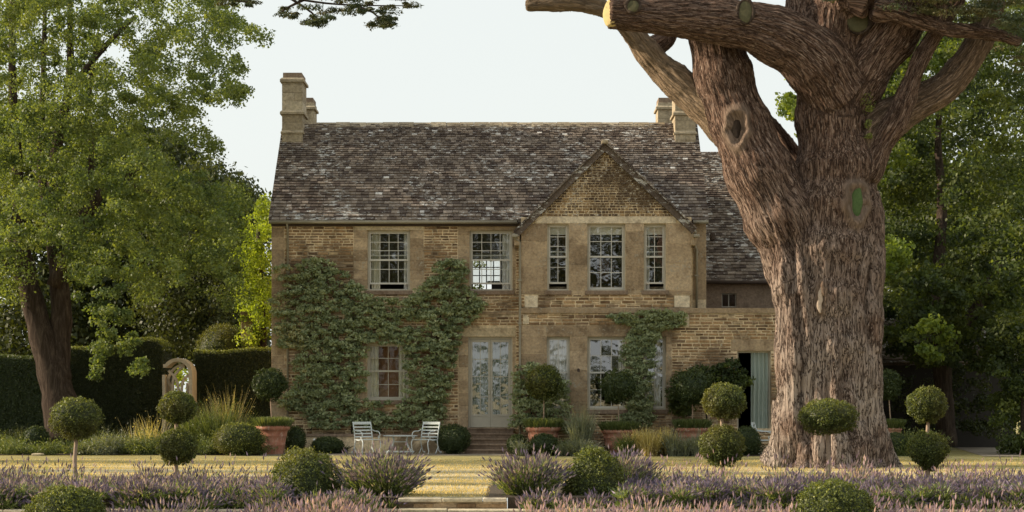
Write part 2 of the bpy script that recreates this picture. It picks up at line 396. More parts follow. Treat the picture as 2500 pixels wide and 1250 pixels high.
# ------------------------------------------------------------------ ground
def sheet(name, pts, z, mat, kind='structure'):
    me = bpy.data.meshes.new(name); me.from_pydata([(x, y, z) for x, y in pts], [], [tuple(range(len(pts)))]); me.materials.append(mat)
    o = link(name, me); o['kind'] = kind; return o
sheet('lawn', [(-900, 33.1), (900, 33.1), (900, 1500), (-900, 1500)], 0, M['lawn'])
sheet('lower_ground', [(-900, -900), (900, -900), (900, 32.75), (-900, 32.75)], -.65, M['lawn'])
sheet('terrace', [(X(600, 59), 56.9), (X(1900, 59), 56.9), (X(1900, 59), 60.5), (X(600, 59), 60.5)], .006, M['gravel'])
sheet('bed_soil', [(-26, 57.2), (X(640, 58), 57.2), (X(640, 58), 66), (-26, 66)], .012, M['soil'])
sheet('bed_soil', [(X(1235, 57.5), 56.3), (X(1870, 57), 56.3), (X(1870, 57), 58.9), (X(1235, 57.5), 58.9)], .016, M['soil'])
sheet('bed_soil', [(-20, 33.15), (-1.85, 33.15), (-1.85, 37.6), (-20, 37.6)], .01, M['soil'])
sheet('bed_soil', [(-.45, 33.15), (20, 33.15), (20, 37.6), (-.45, 37.6)], .01, M['soil'])
sheet('garden_path', [(X(2290, 62), 56), (X(2490, 56), 56), (X(2480, 66), 66), (X(2330, 66), 66)], .008, M['gravel'])

# ------------------------------------------------------------------ walls of stone
ALL = []           # (area, x0,x1,z0,z1,Y,tone,matkey,wallkey)
def wallgrid(mb, x0, x1, z0, z1, Yf, Yb, holes):
    xs = sorted({x0, x1, *[h[0] for h in holes], *[h[1] for h in holes]}); zs = sorted({z0, z1, *[h[2] for h in holes], *[h[3] for h in holes]})
    xs = [x for x in xs if x0 <= x <= x1]; zs = [z for z in zs if z0 <= z <= z1]
    for i in range(len(xs)-1):
        for j in range(len(zs)-1):
            cx = (xs[i]+xs[i+1])/2; cz = (zs[j]+zs[j+1])/2
            if any(h[0] < cx < h[1] and h[2] < cz < h[3] for h in holes): continue
            a, b, c, d = xs[i], xs[i+1], zs[j], zs[j+1]
            mb.quad((a, Yf, c), (b, Yf, c), (b, Yf, d), (a, Yf, d)); mb.quad((b, Yb, c), (a, Yb, c), (a, Yb, d), (b, Yb, d))
    for h in holes:
        a, b, c, d = h
        mb.quad((a, Yf, c), (a, Yb, c), (a, Yb, d), (a, Yf, d)); mb.quad((b, Yb, c), (b, Yf, c), (b, Yf, d), (b, Yb, d))
        mb.quad((a, Yb, c), (a, Yf, c), (b, Yf, c), (b, Yb, c)); mb.quad((a, Yf, d), (a, Yb, d), (b, Yb, d), (b, Yf, d))
def subtract(iv, blocks):
    res = [iv]
    for a, b in blocks:
        r2 = []
        for p, q in res:
            if b <= p or a >= q: r2.append((p, q)); continue
            if a > p: r2.append((p, a))
            if b < q: r2.append((b, q))
        res = r2
    return res
def lay(x0, x1, z0, z1, Y, blocks, wall, mat='rubble', ch=(.075, .115), ln=(.14, .42), gap=.03, clip=None):
    z = z0
    while z < z1-.03:
        h = min(random.uniform(*ch), z1-z)
        bl = [(b[0], b[1]) for b in blocks if b[2] < z+h-.01 and b[3] > z+.01]
        a0, a1 = x0, x1
        if clip:
            a0, a1 = clip(z+h)
            if a1-a0 < .1: z += h; continue
        for p, q in subtract((a0, a1), bl):
            x = p
            while x < q-.03:
                w = random.uniform(*ln)*(1 if h > .08 else .9)
                if q-(x+w) < ln[0]*.6: w = q-x
                w = min(w, q-x)
                hh = h
                if h > .1 and mat == 'rubble' and random.random() < .15:
                    m = h*random.uniform(.4, .6)
                    ALL.append((w*m, x+gap/2, x+w-gap/2, z+gap/2, z+m-gap/2, Y, random.random(), mat, wall))
                    ALL.append((w*(h-m), x+gap/2, x+w-gap/2, z+m+gap/2, z+h-gap/2, Y, random.random(), mat, wall))
                else:
                    ALL.append((w*hh, x+gap/2, x+w-gap/2, z+gap/2, z+hh-gap/2, Y, random.random(), mat, wall))
                x += w
        z += h
def block(x0, x1, z0, z1, Y, wall, mat='ashlar', t=None, gap=.006):
    ALL.append(((x1-x0)*(z1-z0), x0+gap/2, x1-gap/2, z0+gap/2, z1-gap/2, Y, random.random() if t is None else t, mat, wall))
def stone_geo(s):
    _, x0, x1, z0, z1, Y, tn, mat, wall = s
    rub = mat in ('rubble', 'gable')
    p = random.uniform(.012, .03) if rub else .010
    e = .010 if rub else .005
    j = (lambda: random.uniform(-.010, .010)) if rub else (lambda: random.uniform(-.001, .001))
    v = [(x0, Y+.005, z0), (x1, Y+.005, z0), (x1, Y+.005, z1), (x0, Y+.005, z1),
         (x0+e+j(), Y-p+j(), z0+e+j()), (x1-e+j(), Y-p+j(), z0+e+j()), (x1-e+j(), Y-p+j(), z1-e+j()), (x0+e+j(), Y-p+j(), z1-e+j())]
    f = [(4, 5, 6, 7), (0, 1, 5, 4), (1, 2, 6, 5), (2, 3, 7, 6), (3, 0, 4, 7)]
    return v, f, tn

house = empty('stone_house', (0, 60, 0), 'brown stone country house with stone tiled roof and front gable behind the lawn', 'house')
YM, YB = 60.0, 59.0
xm0, xm1 = X(663, YM), X(1724, YM); zE = Z(540, YM)
def rect(px0, px1, py0, py1, Y): return (X(px0, Y), X(px1, Y), Z(py1, Y), Z(py0, Y))
w1 = rect(897, 1001, 562, 709, YM); w2 = rect(1146, 1251, 562, 709, YM)
w3 = rect(896, 998, 838, 977, YM); dr = rect(1143, 1251, 822, 1044, YM)
bA = rect(1336, 1389, 546, 709, YB); bB = rect(1434, 1527, 546, 709, YB); bC = rect(1572, 1626, 546, 709, YB)
bD = rect(1335, 1391, 822, 1000, YB); bE = rect(1434, 1527, 822, 1000, YB); bF = rect(1572, 1626, 822, 1000, YB)
ad = rect(1800, 1882, 857, 1046, YB)
wallm = MB(); wallgrid(wallm, xm0, xm1, 0, zE, YM, YM+.45, [w1, w2, w3, dr, rect(1340, 1390, 550, 700, YM), rect(1435, 1527, 550, 700, YM), rect(1572, 1626, 550, 700, YM), rect(1300, 1660, 822, 1060, YM)])
# gable ends, back wall with the opening seen through the upper window
YR = 72.0
rw = (-1.45, -.42, 5.25, 6.75)
wallgrid(wallm, xm0, xm1, 0, zE, YR, YR+.3, [rw])
for x, xx in ((xm0, xm0+.4), (xm1-.4, xm1)):
    wallm.box(x, xx, YM+.45, YR, 0, zE)
    for ya, yb, zr in ((YM, 67, 10.3), (67, 72, 9.6)):
        ym = (ya+yb)/2; n = len(wallm.v)
        wallm.v += [(x, ya, zE), (x, yb, zE), (x, ym, zr), (xx, ya, zE), (xx, yb, zE), (xx, ym, zr)]
        wallm.f += [(n, n+2, n+1), (n+3, n+4, n+5), (n, n+3, n+5, n+2), (n+1, n+2, n+5, n+4)]; wallm.t += [.5]*4
wall_main = wallm.build('wall', M['mortar'], house)
# bay wall (lower and upper storeys, gable)
xb0, xb1 = X(1272, YB), X(1688, YB); xa1 = X(2120, YB)
zS = Z(752, YB)
bw = MB(); wallgrid(bw, xb0, xb1, zS-.01, Z(530, YB), YB, YB+.4, [bA, bB, bC]); wallgrid(bw, xb0, xa1, 0, zS-.01, YB, YB+.4, [bD, bE, bF, ad])
bw.box(xb0, xb0+.3, YB+.4, YM, 0, Z(560, YB)); bw.box(xb1-.3, xb1, YB+.4, YM, zS, Z(560, YB)); bw.box(xa1-.3, xa1, YB+.4, 63.5, 0, zS)
gz0 = Z(530, YB); gap_ = (X(1477, YB), Z(362, YB)); n = len(bw.v)
bw.v += [(X(1306, YB), YB, gz0), (X(1651, YB), YB, gz0), (gap_[0], YB, gap_[1]), (X(1306, YB), YB+.4, gz0), (X(1651, YB), YB+.4, gz0), (gap_[0], YB+.4, gap_[1])]
bw.f += [(n, n+1, n+2), (n+3, n+5, n+4), (n, n+2, n+5, n+3), (n+1, n+4, n+5, n+2), (n, n+3, n+4, n+1)]; bw.t += [.5]*5
wall_bay = bw.build('wall', M['mortar'], house)
walls = {'main': wall_main, 'bay': wall_bay}

# dressed stone around the openings of the main wall
blk = []
def surround(h, Y, wall, lw=.3, lint=.25, sill=True, lw2=None, mat='ashlar', lmat='ashlar', blocks=None):
    a, b, c, d = h; blocks = blk if blocks is None else blocks
    lw2 = lw if lw2 is None else lw2
    z = c
    while z < d-.02:
        hh = min(random.uniform(.28, .42), d-z)
        if d-(z+hh) < .12: hh = d-z
        block(a-lw, a, z, z+hh, Y, wall, mat); block(b, b+lw2, z, z+hh, Y, wall, mat); z += hh
    blocks.append((a-lw, b+lw2, c-.02, d+lint))
    block(a-lw, b+lw2, d, d+lint, Y, wall, lmat)
surround(w1, YM, 'main', .42, .16, lw2=.42, lmat='pale'); surround(w2, YM, 'main', .35, .16, lw2=.1)
surround(w3, YM, 'main', .25, .22); surround(dr, YM, 'main', .3, .27, lw2=.1, lmat='pale')
# corner quoins
z = 0
while z < zE-.1:
    hh = min(random.uniform(.26, .36), zE-z); w = .38 if random.random() < .5 else .5
    block(xm0, xm0+w, z, z+hh, YM, 'main'); blk.append((xm0, xm0+w, z, z+hh)); z += hh
blk.append((X(1268, YM), xm1, 0, zE))
block(X(1690, YM)+.02, xm1, zS+.3, zE, YM, 'main', t=.3)
zb0 = Z(768, YM)
lay(xm0, X(1268, YM), .02, zE, YM, blk+[w1, w2, w3, dr, (xm0, X(1268, YM), zb0, zb0+.09)], 'main')
block(xm0, X(1268, YM), zb0, zb0+.09, YM-.015, 'main', 'ashlar', .2)
# bay: ashlar piers, pale lintel band and blocks, rubble apron, gable courses
bb = []
zt = Z(546, YB)
for p0, p1 in ((1272, 1336), (1389, 1434), (1527, 1572), (1626, 1688)):
    z = Z(709, YB)
    while z < zt-.02:
        hh = min(random.uniform(.45, .8), zt-z)
        if zt-(z+hh) < .2: hh = zt-z
        block(X(p0, YB), X(p1, YB), z, z+hh, YB, 'bay'); z += hh
block(X(1306, YB), X(1651, YB), zt, Z(530, YB)+.02, YB-.012, 'bay', 'pale', .8)
for a, b in ((1281, 1313), (1646, 1684)): block(X(a, YB), X(b, YB), Z(751, YB), Z(722, YB), YB-.003, 'bay', 'pale', 1)
lay(xb0, xb1, Z(751, YB), Z(719, YB), YB, [(X(1281, YB), X(1313, YB), 0, 99), (X(1646, YB), X(1684, YB), 0, 99)], 'bay', ch=(.08, .12))
block(xb0, X(1336, YB), Z(719, YB), Z(709, YB), YB, 'bay'); 
for a, b in ((1336, 1389), (1389, 1434), (1434, 1527), (1527, 1572), (1572, 1688)): block(X(a, YB), X(b, YB), Z(719, YB), Z(709, YB), YB, 'bay')
block(xb0-.02, xa1, Z(765, YB), Z(752, YB), YB-.06, 'bay', 'ashlar', .2)     # string course and coping
lay(xb0, X(1660, YB), Z(794, YB), Z(765, YB), YB, [], 'bay', ch=(.09, .13))
block(xb0+.05, X(1292, YB), Z(792, YB), Z(768, YB), YB-.02, 'bay', 'pale', .5)
block(X(1668, YB), X(1682, YB), Z(800, YB), Z(768, YB), YB-.02, 'bay', 'pale', .7)
for a, b in ((1272, 1335), (1335, 1434), (1434, 1572), (1572, 1640)): block(X(a, YB), X(b, YB), Z(822, YB), Z(794, YB), YB, 'bay')
for p0, p1 in ((1272, 1335), (1391, 1434), (1527, 1572), (1626, 1640)):
    z = .45
    while z < Z(822, YB)-.02:
        hh = min(random.uniform(.4, .6), Z(822, YB)-z)
        if Z(822, YB)-(z+hh) < .2: hh = Z(822, YB)-z
        block(X(p0, YB), X(p1, YB), z, z+hh, YB, 'bay'); z += hh
lay(xb0, X(1640, YB), 0, Z(1002, YB), YB, [], 'bay')
alin = (X(1785, YB), X(1900, YB), Z(857, YB), Z(829, YB))
block(alin[0], alin[1], alin[2], alin[3], YB-.004, 'bay')
lay(X(1640, YB), xa1, 0, Z(765, YB), YB, [ad, alin, (X(1668, YB), X(1682, YB), Z(800, YB), Z(765, YB))], 'bay')
def gclip(z):
    f = (gap_[1]-z)/(gap_[1]-gz0)
    return (gap_[0]-(gap_[0]-X(1306, YB))*f, gap_[0]+(X(1651, YB)-gap_[0])*f)
lay(0, 0, gz0+.02, gap_[1]-.1, YB, [], 'bay', mat='gable', ch=(.065, .095), ln=(.09, .22), gap=.016, clip=gclip)
ALL.sort(key=lambda s: -s[0])
for s in ALL[:300]:
    v, f, tn = stone_geo(s); mb = MB(); mb.v = v; mb.f = f; mb.t = [tn]*5
    mb.build('stone', M[s[7]], walls[s[8]])
rest = {}
for s in ALL[300:]:
    mb = rest.setdefault((s[7], s[8]), MB()); v, f, tn = stone_geo(s); n = len(mb.v)
    mb.v += v; mb.f += [tuple(n+i for i in q) for q in f]; mb.t += [tn]*5
for (mk, wk), mb in rest.items(): tag(mb.build('stone', M[mk], walls[wk]), kind='stuff')

# left side wall return and plinth ledge
led = MB(); led.box(X(745, 59.5), X(1135, 59.5), 59.45, YM-.03, 0, .50); led.build('plinth', M['mortar'], house)
led = MB()
x = X(743, 59.4)
while x < X(1135, 59.4)-.2:
    w = min(random.uniform(.6, 1.0), X(1137, 59.4)-x); led.box(x+.004, x+w-.004, 59.4, YM-.035, .505, .58, random.random()); x += w
led.build('plinth_coping', M['oldstep'], house)

# ------------------------------------------------------------------ rooms inside
rm = MB()
def room(mb, x0, x1, y0, y1, z0, z1, back=True):
    mb.quad((x0, y0, z0), (x1, y0, z0), (x1, y1, z0), (x0, y1, z0)); mb.quad((x0, y0, z1), (x0, y1, z1), (x1, y1, z1), (x1, y0, z1))
    mb.quad((x0, y0, z0), (x0, y1, z0), (x0, y1, z1), (x0, y0, z1)); mb.quad((x1, y0, z0), (x1, y0, z1), (x1, y1, z1), (x1, y1, z0))
    if back: mb.quad((x0, y1, z0), (x1, y1, z0), (x1, y1, z1), (x0, y1, z1))
zf = 3.95
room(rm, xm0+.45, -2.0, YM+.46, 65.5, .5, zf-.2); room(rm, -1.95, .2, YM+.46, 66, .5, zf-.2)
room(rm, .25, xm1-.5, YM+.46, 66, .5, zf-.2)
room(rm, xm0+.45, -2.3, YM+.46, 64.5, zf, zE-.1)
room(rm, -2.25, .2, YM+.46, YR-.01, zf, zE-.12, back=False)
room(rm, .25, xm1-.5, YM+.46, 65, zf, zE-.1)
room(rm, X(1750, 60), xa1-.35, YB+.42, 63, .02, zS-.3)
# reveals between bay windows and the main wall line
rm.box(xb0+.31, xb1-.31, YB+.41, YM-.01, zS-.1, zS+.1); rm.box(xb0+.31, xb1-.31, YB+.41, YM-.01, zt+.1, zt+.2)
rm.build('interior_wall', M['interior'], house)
mb = MB(); mb.box(X(1470, 60), X(1500, 60), 63.4, 63.5, Z(690, 63), Z(630, 63)); mb.box(X(1362, 60), X(1386, 60), 62.6, 62.7, Z(660, 62), Z(560, 62))
mb.build('wall_hanging', M['amber'], house)
mb = MB(); mb.box(X(918, 61), X(975, 61), 60.75, 60.8, Z(975, 61), Z(835, 61)); mb.build('added_interior_glow_board', M['inglow'], house)  # brown board added, the bright warm interior put into its colour
mb = MB(); mb.box(X(1200, 61), X(1240, 61), 61, 61.6, zf, Z(690, 61)); mb.box(X(1190, 61.3), X(1245, 61.3), 60.95, 61.65, Z(690, 61)+.003, Z(686, 61)); mb.build('desk', M['darkthing'], house)

# ------------------------------------------------------------------ windows
def curtain(parent, x0, x1, y, z0, z1, mat, amp=.035, wl=.11, gather=0, rod=False):
    n = max(16, int((x1-x0)/wl*8)); mb = MB(); pts = []
    rows = 6
    for j in range(rows+1):
        z = z0+(z1-z0)*j/rows; r = []
        for i in range(n+1):
            u = i/n; xx = x0+(x1-x0)*u
            r.append((xx, y+amp*math.sin(u*(x1-x0)/wl*2*math.pi+.6*math.sin(j))*(1-.25*j/rows)+.01*random.random(), z))
        pts.append(r)
    for j in range(rows):
        for i in range(n): mb.quad(pts[j][i], pts[j][i+1], pts[j+1][i+1], pts[j+1][i])
    o = mb.build('curtain', mat, parent, True); return o
glassmesh = {}
def pane(parent, x0, x1, y, z0, z1, clear=False):
    a, b = random.gauss(0, .0035), random.gauss(0, .0035)
    mb = MB(); cx, cz = (x0+x1)/2, (z0+z1)/2
    mb.quad(*[(x, y+(x-cx)*a+(z-cz)*b, z) for x, z in ((x0, z0), (x1, z0), (x1, z1), (x0, z1))])
    return mb.build('pane', M['glass_upper' if z0 > 3.8 else ('glass_clear' if x1 < -2.5 else 'glass')], parent)
def x3bar(h): return h[2] < 3 and h[1] < -2
def sash(h, Yw, cols, rows_top, rows_bot, lift=0, label=None, sill=True, fr=.06, sillmat='oldstep', blind=0, curt=None, arch=False):
    a, b, c, d = h; y = Yw+.14
    f = MB(); f.box(a, a+fr, y, y+.12, c, d); f.box(b-fr, b, y, y+.12, c, d); f.box(a+fr, b-fr, y, y+.12, d-fr, d); f.box(a+fr, b-fr, y, y+.12, c, c+fr*.8)
    win = f.build('window', M['frame'], house)
    if label: win['label'] = label
    ia, ib, ic, id_ = a+fr, b-fr, c+fr*.8, d-fr; mid = (ic+id_)/2
    def one(z0, z1, rows, yy, nm):
        s = MB(); r = .035
        s.box(ia, ia+r, yy, yy+.035, z0, z1); s.box(ib-r, ib, yy, yy+.035, z0, z1); s.box(ia+r, ib-r, yy, yy+.035, z0, z0+r*1.5); s.box(ia+r, ib-r, yy, yy+.035, z1-r, z1)
        xs = [ia+r+(ib-ia-2*r)*i/cols for i in range(cols+1)]; zs = [z0+r*1.5+(z1-z0-2.5*r)*j/rows for j in range(rows+1)]
        g = .010
        for x in xs[1:-1]: s.box(x-g, x+g, yy+.003, yy+.028, z0+r*1.5, z1-r)
        for z in zs[1:-1]:
            for i in range(cols): s.box(xs[i]+(g if i else 0), xs[i+1]-(g if i < cols-1 else 0), yy+.005, yy+.026, z-g, z+g)
        s.build(nm, M['frame' if x3bar(h) else 'bars'], win)
        for i in range(cols):
            for j in range(rows): pane(win, xs[i], xs[i+1], yy+.015, zs[j], zs[j+1])
    one(mid, id_, rows_top, y+.02, 'sash'); one(ic+lift, mid+.035+lift, rows_bot, y+.065, 'sash')
    if sill:
        s = MB(); s.box(a-.07, b+.07, Yw-.06, y+.14, c-.13, c-.003, .4); s.build('sill', M[sillmat], win, bevel=.012)
    if blind:
        s = MB(); s.box(ia+.01, ib-.01, y+.13, y+.135, d-blind, d-.02); s.build('blind', M['blind'], win)
    for cc in curt or []:
        curtain(win, a+(b-a)*cc[0], a+(b-a)*cc[1], y+.22, c+.02, d-.02, M[cc[2]])
    return win
sash(w1, YM, 4, 3, 2, .15, 'upper window at the left of the wall with its lower sash raised', curt=[(.08, .28, 'curtain_cream'), (.84, .97, 'curtain_white')])
sash(w2, YM, 4, 3, 2, .15, 'upper window next to the gable with daylight showing through the room', curt=[(.76, .97, 'curtain_white')])
sash(w3, YM, 2, 2, 2, 0, 'ground floor window framed by the climber, cream curtains inside', curt=[(.02, .26, 'curtain_cream'), (.74, .98, 'curtain_cream')])
bl = .31
sash(bA, YB, 2, 3, 2, .16, 'narrow left window of the gable, lower sash raised', blind=bl)
sash(bB, YB, 3, 2, 2, 0, 'wide middle window of the gable with white blind', blind=bl)
sash(bC, YB, 2, 3, 2, .16, 'narrow right window of the gable, lower sash raised', blind=bl, curt=[(.1, .3, 'curtain_white')])
sash(bD, YB, 2, 2, 2, 0, 'narrow ground floor window left of the wide one, net curtain inside', curt=[(.05, .95, 'curtain_white')])
sash(bE, YB, 3, 2, 2, 0, 'wide ground floor window behind the potted standards', curt=[(.82, .97, 'curtain_white')])
sash(bF, YB, 2, 2, 2, 0, 'narrow ground floor window right of the climber column', curt=[(.1, .5, 'curtain_grey'), (.55, .8, 'curtain_white')])
# rear window seen through the house
a, b, c, d = rw; s = MB()
for i in range(5): x = a+(b-a)*i/4; s.box(x-.02, x+.02, YR+.1, YR+.14, c, d)
for j in range(6): z = c+(d-c)*j/5; s.box(a, b, YR+.105, YR+.135, z-.018, z+.018)
s.build('window', M['bars'], house)['label'] = 'rear window glimpsed through the upper room'
# small lean-to window and wing later
m = MB(); m.box(X(900, 60.5), X(922, 60.5), 60.42, 60.50, Z(686, 60.5), Z(652, 60.5)); m.build('cushion', M['curtain_white'], house, bevel=.03)
# french doors
a, b, c, d = dr; y = YM+.12
f = MB(); f.box(a, a+.06, y, y+.12, c, d); f.box(b-.06, b, y, y+.12, c, d); f.box(a+.06, b-.06, y, y+.12, d-.07, d)
df = f.build('door_frame', M['frame'], house)
mid = (a+b)/2
for s0, s1, hx in ((a+.062, mid-.003, mid-.05), (mid+.003, b-.062, mid+.05)):
    m = MB(); st = .065; yy = y+.03
    m.box(s0, s0+st, yy, yy+.045, c+.01, d-.075); m.box(s1-st, s1, yy, yy+.045, c+.01, d-.075)
    m.box(s0+st, s1-st, yy, yy+.045, d-.075-.09, d-.075); m.box(s0+st, s1-st, yy, yy+.045, c+.01, c+.10)
    pz = Z(1013, YM); m.box(s0+st, s1-st, yy, yy+.045, pz-.05, pz+.02)
    m.box(s0+st, s1-st, yy+.012, yy+.03, c+.10, pz-.05)
    door = m.build('french_door', M['frame'], df, bevel=.004)
    zs = [pz+.02]+[Z(q, YM) for q in (969, 919, 877)]+[d-.165]; xs = [s0+st, (s0+s1)/2, s1-st]; g = .009
    bars = MB(); bars.box(xs[1]-g, xs[1]+g, yy+.008, yy+.036, zs[0], zs[-1])
    for z in zs[1:-1]:
        bars.box(xs[0], xs[1]-g, yy+.01, yy+.034, z-g, z+g); bars.box(xs[1]+g, xs[2], yy+.01, yy+.034, z-g, z+g)
    bars.build('glazing_bar', M['frame'], df)
    for i in range(2):
        for j in range(4): pane(df, xs[i], xs[i+1], yy+.02, zs[j], zs[j+1])
    hd = MB(); hd.tube([(hx, yy-.01, c+1.02), (hx, yy-.05, c+1.02), (hx, yy-.05, c+1.12)], .012, 8); hd.build('handle', M['spot'], df)
    curtain(df, s0+.05, s1-.05, y+.35, c+.05, d-.15, M['curtain_grey'], .04, .1)
# annex doorway
a, b, c, d = ad; f = MB(); y = YB+.15
f.box(a, a+.05, y, y+.1, c, d); f.box(b-.05, b, y, y+.1, c, d); f.box(a+.05, b-.05, y, y+.1, d-.05, d)
af = f.build('door_frame', M['frame'], house); curtain(af, a+(b-a)*.43, b-.05, y+.04, c, d-.05, M['curtain_grey'], .05, .13)
# door steps
for i in range(5):
    z1 = c_ = Z(1044, YM)-.005-i*.155; st = MB(); ext = .02*i
    st.box(X(1140, YM)-ext, X(1256, YM)+ext, YM-.06-.26*(i+1), YM-.03-.26*i, max(0, z1-.05), z1, random.random()); st.build('step_tread', M['oldstep'], house, bevel=.01)
    st = MB(); st.box(X(1143, YM)-ext, X(1253, YM)+ext, YM-.03-.26*(i+1), YM-.02, max(.0, z1-.155-.002), z1-.052, random.random()*.5); st.build('step_riser', M['oldstep'], house)

# ------------------------------------------------------------------ roofs
def tile_mesh(P, u, v, w, nn, ww, ll, th, tn):
    """tile with lower-left corner P, axis u across, v up the slope, nn outwards"""
    e = [P, P+u*ww, P+u*ww+v*ll, P+v*ll]
    j = lambda: random.uniform(-.004, .004)
    lift = random.uniform(0, .014)
    top = [e[0]+nn*(th+lift+j())+v*.0+u*.004, e[1]+nn*(th+lift+j())-u*.004, e[2]+nn*(.006), e[3]+nn*(.006)]
    bot = [e[0]+nn*lift*.6, e[1]+nn*lift*.6]
    vs = [tuple(q) for q in top+bot]
    return vs, [(0, 1, 2, 3), (4, 5, 1, 0)], [tn, tn]
def roof_tiles(x0, x1, Ye, ze, Yr, zr, parent, skip=None, singles=300, e0=.175, e1=.085, key='roof', w0=(.14, .31), w1=(.09, .19), under=True):
    v = Vector((0, Yr-Ye, zr-ze)); Ls = v.length; v.normalize(); nn = Vector((0, -v.z, v.y)); u = Vector((1, 0, 0))
    s = -.06; items = []; 
    while s < Ls-.02:
        f = max(0, s)/Ls; ex = e0+(e1-e0)*f**.8; ex = min(ex, Ls-s)
        x = x0-.03-random.uniform(0, .1)*0
        first = True
        while x < x1-.02:
            w = random.uniform(*w0)*(1-f)+random.uniform(*w1)*f
            if first and random.random() < .5: w *= .6
            first = False
            if x1+.03-(x+w) < .08: w = x1+.03-x
            P = Vector((x, Ye, ze))+v*(s+random.uniform(-.006, .006))+nn*.012
            if not (skip and skip(x+w/2, P.z, P.y)):
                items.append((w*ex, P, w-.005, ex+.06))
            x += w
        s += ex
    items.sort(key=lambda q: -q[0]); mb = MB()
    for i, (ar, P, w, ll) in enumerate(items):
        vs, fs, ts = tile_mesh(P, u, v, None, nn, w, ll, random.uniform(.03, .048), random.random()**1.1)
        if i < singles:
            m = MB(); m.v = vs; m.f = fs; m.t = ts; m.build('roof_tile', M[key], parent)
        else:
            n = len(mb.v); mb.v += vs; mb.f += [tuple(n+k for k in q) for q in fs]; mb.t += ts
    if mb.v: tag(mb.build('roof_tile', M[key], parent), kind='stuff')
zR = 10.5; YE = YM-.22; zEE = zE+.02
ap = (X(1477, YB-.15), Z(350, YB-.15)); gl = (X(1256, YB-.15), Z(567, YB-.15)); gr = (X(1700, YB-.15), Z(560, YB-.15))
def under_bay(x, z, y):
    h = ap[1]-abs(x-ap[0])*(ap[1]-gl[1])/(ap[0]-gl[0]) if x < ap[0] else ap[1]-(x-ap[0])*(ap[1]-gr[1])/(gr[0]-ap[0])
    return z < h-.22
rf = MB()
def slab(mb, x0, x1, ya, za, yb, zb, th=.1):
    mb.v_ = len(mb.v); n = len(mb.v)
    mb.v += [(x0, ya, za), (x1, ya, za), (x1, yb, zb), (x0, yb, zb), (x0, ya, za-th), (x1, ya, za-th), (x1, yb, zb-th), (x0, yb, zb-th)]
    for f in ((0, 1, 2, 3), (7, 6, 5, 4), (0, 4, 5, 1), (1, 5, 6, 2), (2, 6, 7, 3), (3, 7, 4, 0)): mb.f.append(tuple(n+i for i in f)); mb.t.append(.2)
slab(rf, xm0-.05, xm1+.04, YE, zEE, 63.5, zR); slab(rf, xm0-.05, xm1+.04, 67.2, zE+.02, 63.5, zR)
slab(rf, xm0-.05, xm1+.04, 67.2, zE+.02, 69.6, 9.9); slab(rf, xm0-.05, xm1+.04, 72.5, zE-.2, 69.6, 9.9)
roof = rf.build('roof', M['roof'], house)
roof_tiles(xm0-.04, xm1+.03, YE, zEE, 63.5, zR, roof, under_bay)
# ridge stones
x = xm0+.62
rs = []
while x < X(1612, 63.5):
    w = random.uniform(.4, .55); m = MB(); zz = zR+random.uniform(-.006, .01)
    for yy0, yy1, za, zb in ((63.33, 63.5, zz-.10, zz+.07), (63.5, 63.67, zz+.07, zz-.10)):
        m.quad((x+.005, yy0, za), (x+w-.005, yy0, za), (x+w-.005, yy1, zb), (x+.005, yy1, zb), random.random())
    m.quad((x+.005, 63.33, zz-.17), (x+w-.005, 63.33, zz-.17), (x+w-.005, 63.33, zz-.10), (x+.005, 63.33, zz-.10), .3)
    m.build('ridge_stone', M['chimney'], roof); x += w
# bay roof: two slopes running back into the main roof, thick verge in front
br = MB()
for (fx, fz) in (gl, gr):
    th = .17; y0 = YB-.16; y1 = 63.3; n = len(br.v)
    sgn = -1 if fx < ap[0] else 1
    dx, dz = fx-ap[0], fz-ap[1]; ln = math.hypot(dx, dz); nx, nz = -dz*(-sgn)/ln*-1, 0
    nrm = Vector((sgn*abs(dz)/ln, 0, abs(dx)/ln))
    A, B = Vector((ap[0], y0, ap[1])), Vector((fx, y0, fz)); t = nrm*th
    yb_a, yb_b = 63.3, 60.3
    pts = [A, B, B-t, A-Vector((0, 0, th*1.4))]
    br.v += [tuple(p) for p in pts]+[(p.x, yb, p.z) for p, yb in zip(pts, (yb_a, yb_b, yb_b, yb_a))]
    for f in ((0, 1, 2, 3), (0, 4, 5, 1), (1, 5, 6, 2), (2, 6, 7, 3), (3, 7, 4, 0)): br.f.append(tuple(n+i for i in f)); br.t.append(.3)
bay_roof = br.build('roof', M['roof'], house)
for (fx, fz) in (gl, gr):       # verge stones proud of the edge, one by one
    sgn = -1 if fx < ap[0] else 1; ln = math.hypot(fx-ap[0], fz-ap[1]); d = Vector(((fx-ap[0])/ln, 0, (fz-ap[1])/ln)); nr = Vector((-d.z*sgn if False else sgn*abs(d.z), 0, abs(d.x)))
    s_ = .02
    while s_ < ln-.05:
        w = random.uniform(.2, .34); P = Vector((ap[0], YB-.24, ap[1]))+d*s_+nr*.002; m = MB(); w = min(w, ln-s_)
        th = random.uniform(.035, .05)
        q = [P, P+d*w, P+d*w+nr*th, P+nr*(th+.012)]; n = 0
        m.v = [tuple(p) for p in q]+[(p.x, p.y+.5, p.z) for p in q]
        m.f = [(0, 1, 2, 3), (4, 7, 6, 5), (0, 4, 5, 1), (1, 5, 6, 2), (2, 6, 7, 3), (3, 7, 4, 0)]; m.t = [random.random()*.8]*6
        m.build('verge_stone', M['roof'], bay_roof); s_ += w-.01
m = MB(); m.box(ap[0]-.1, ap[0]+.1, YB-.26, YB+.2, ap[1]-.02, ap[1]+.10); m.build('apex_stone', M['chimney'], bay_roof, bevel=.03)
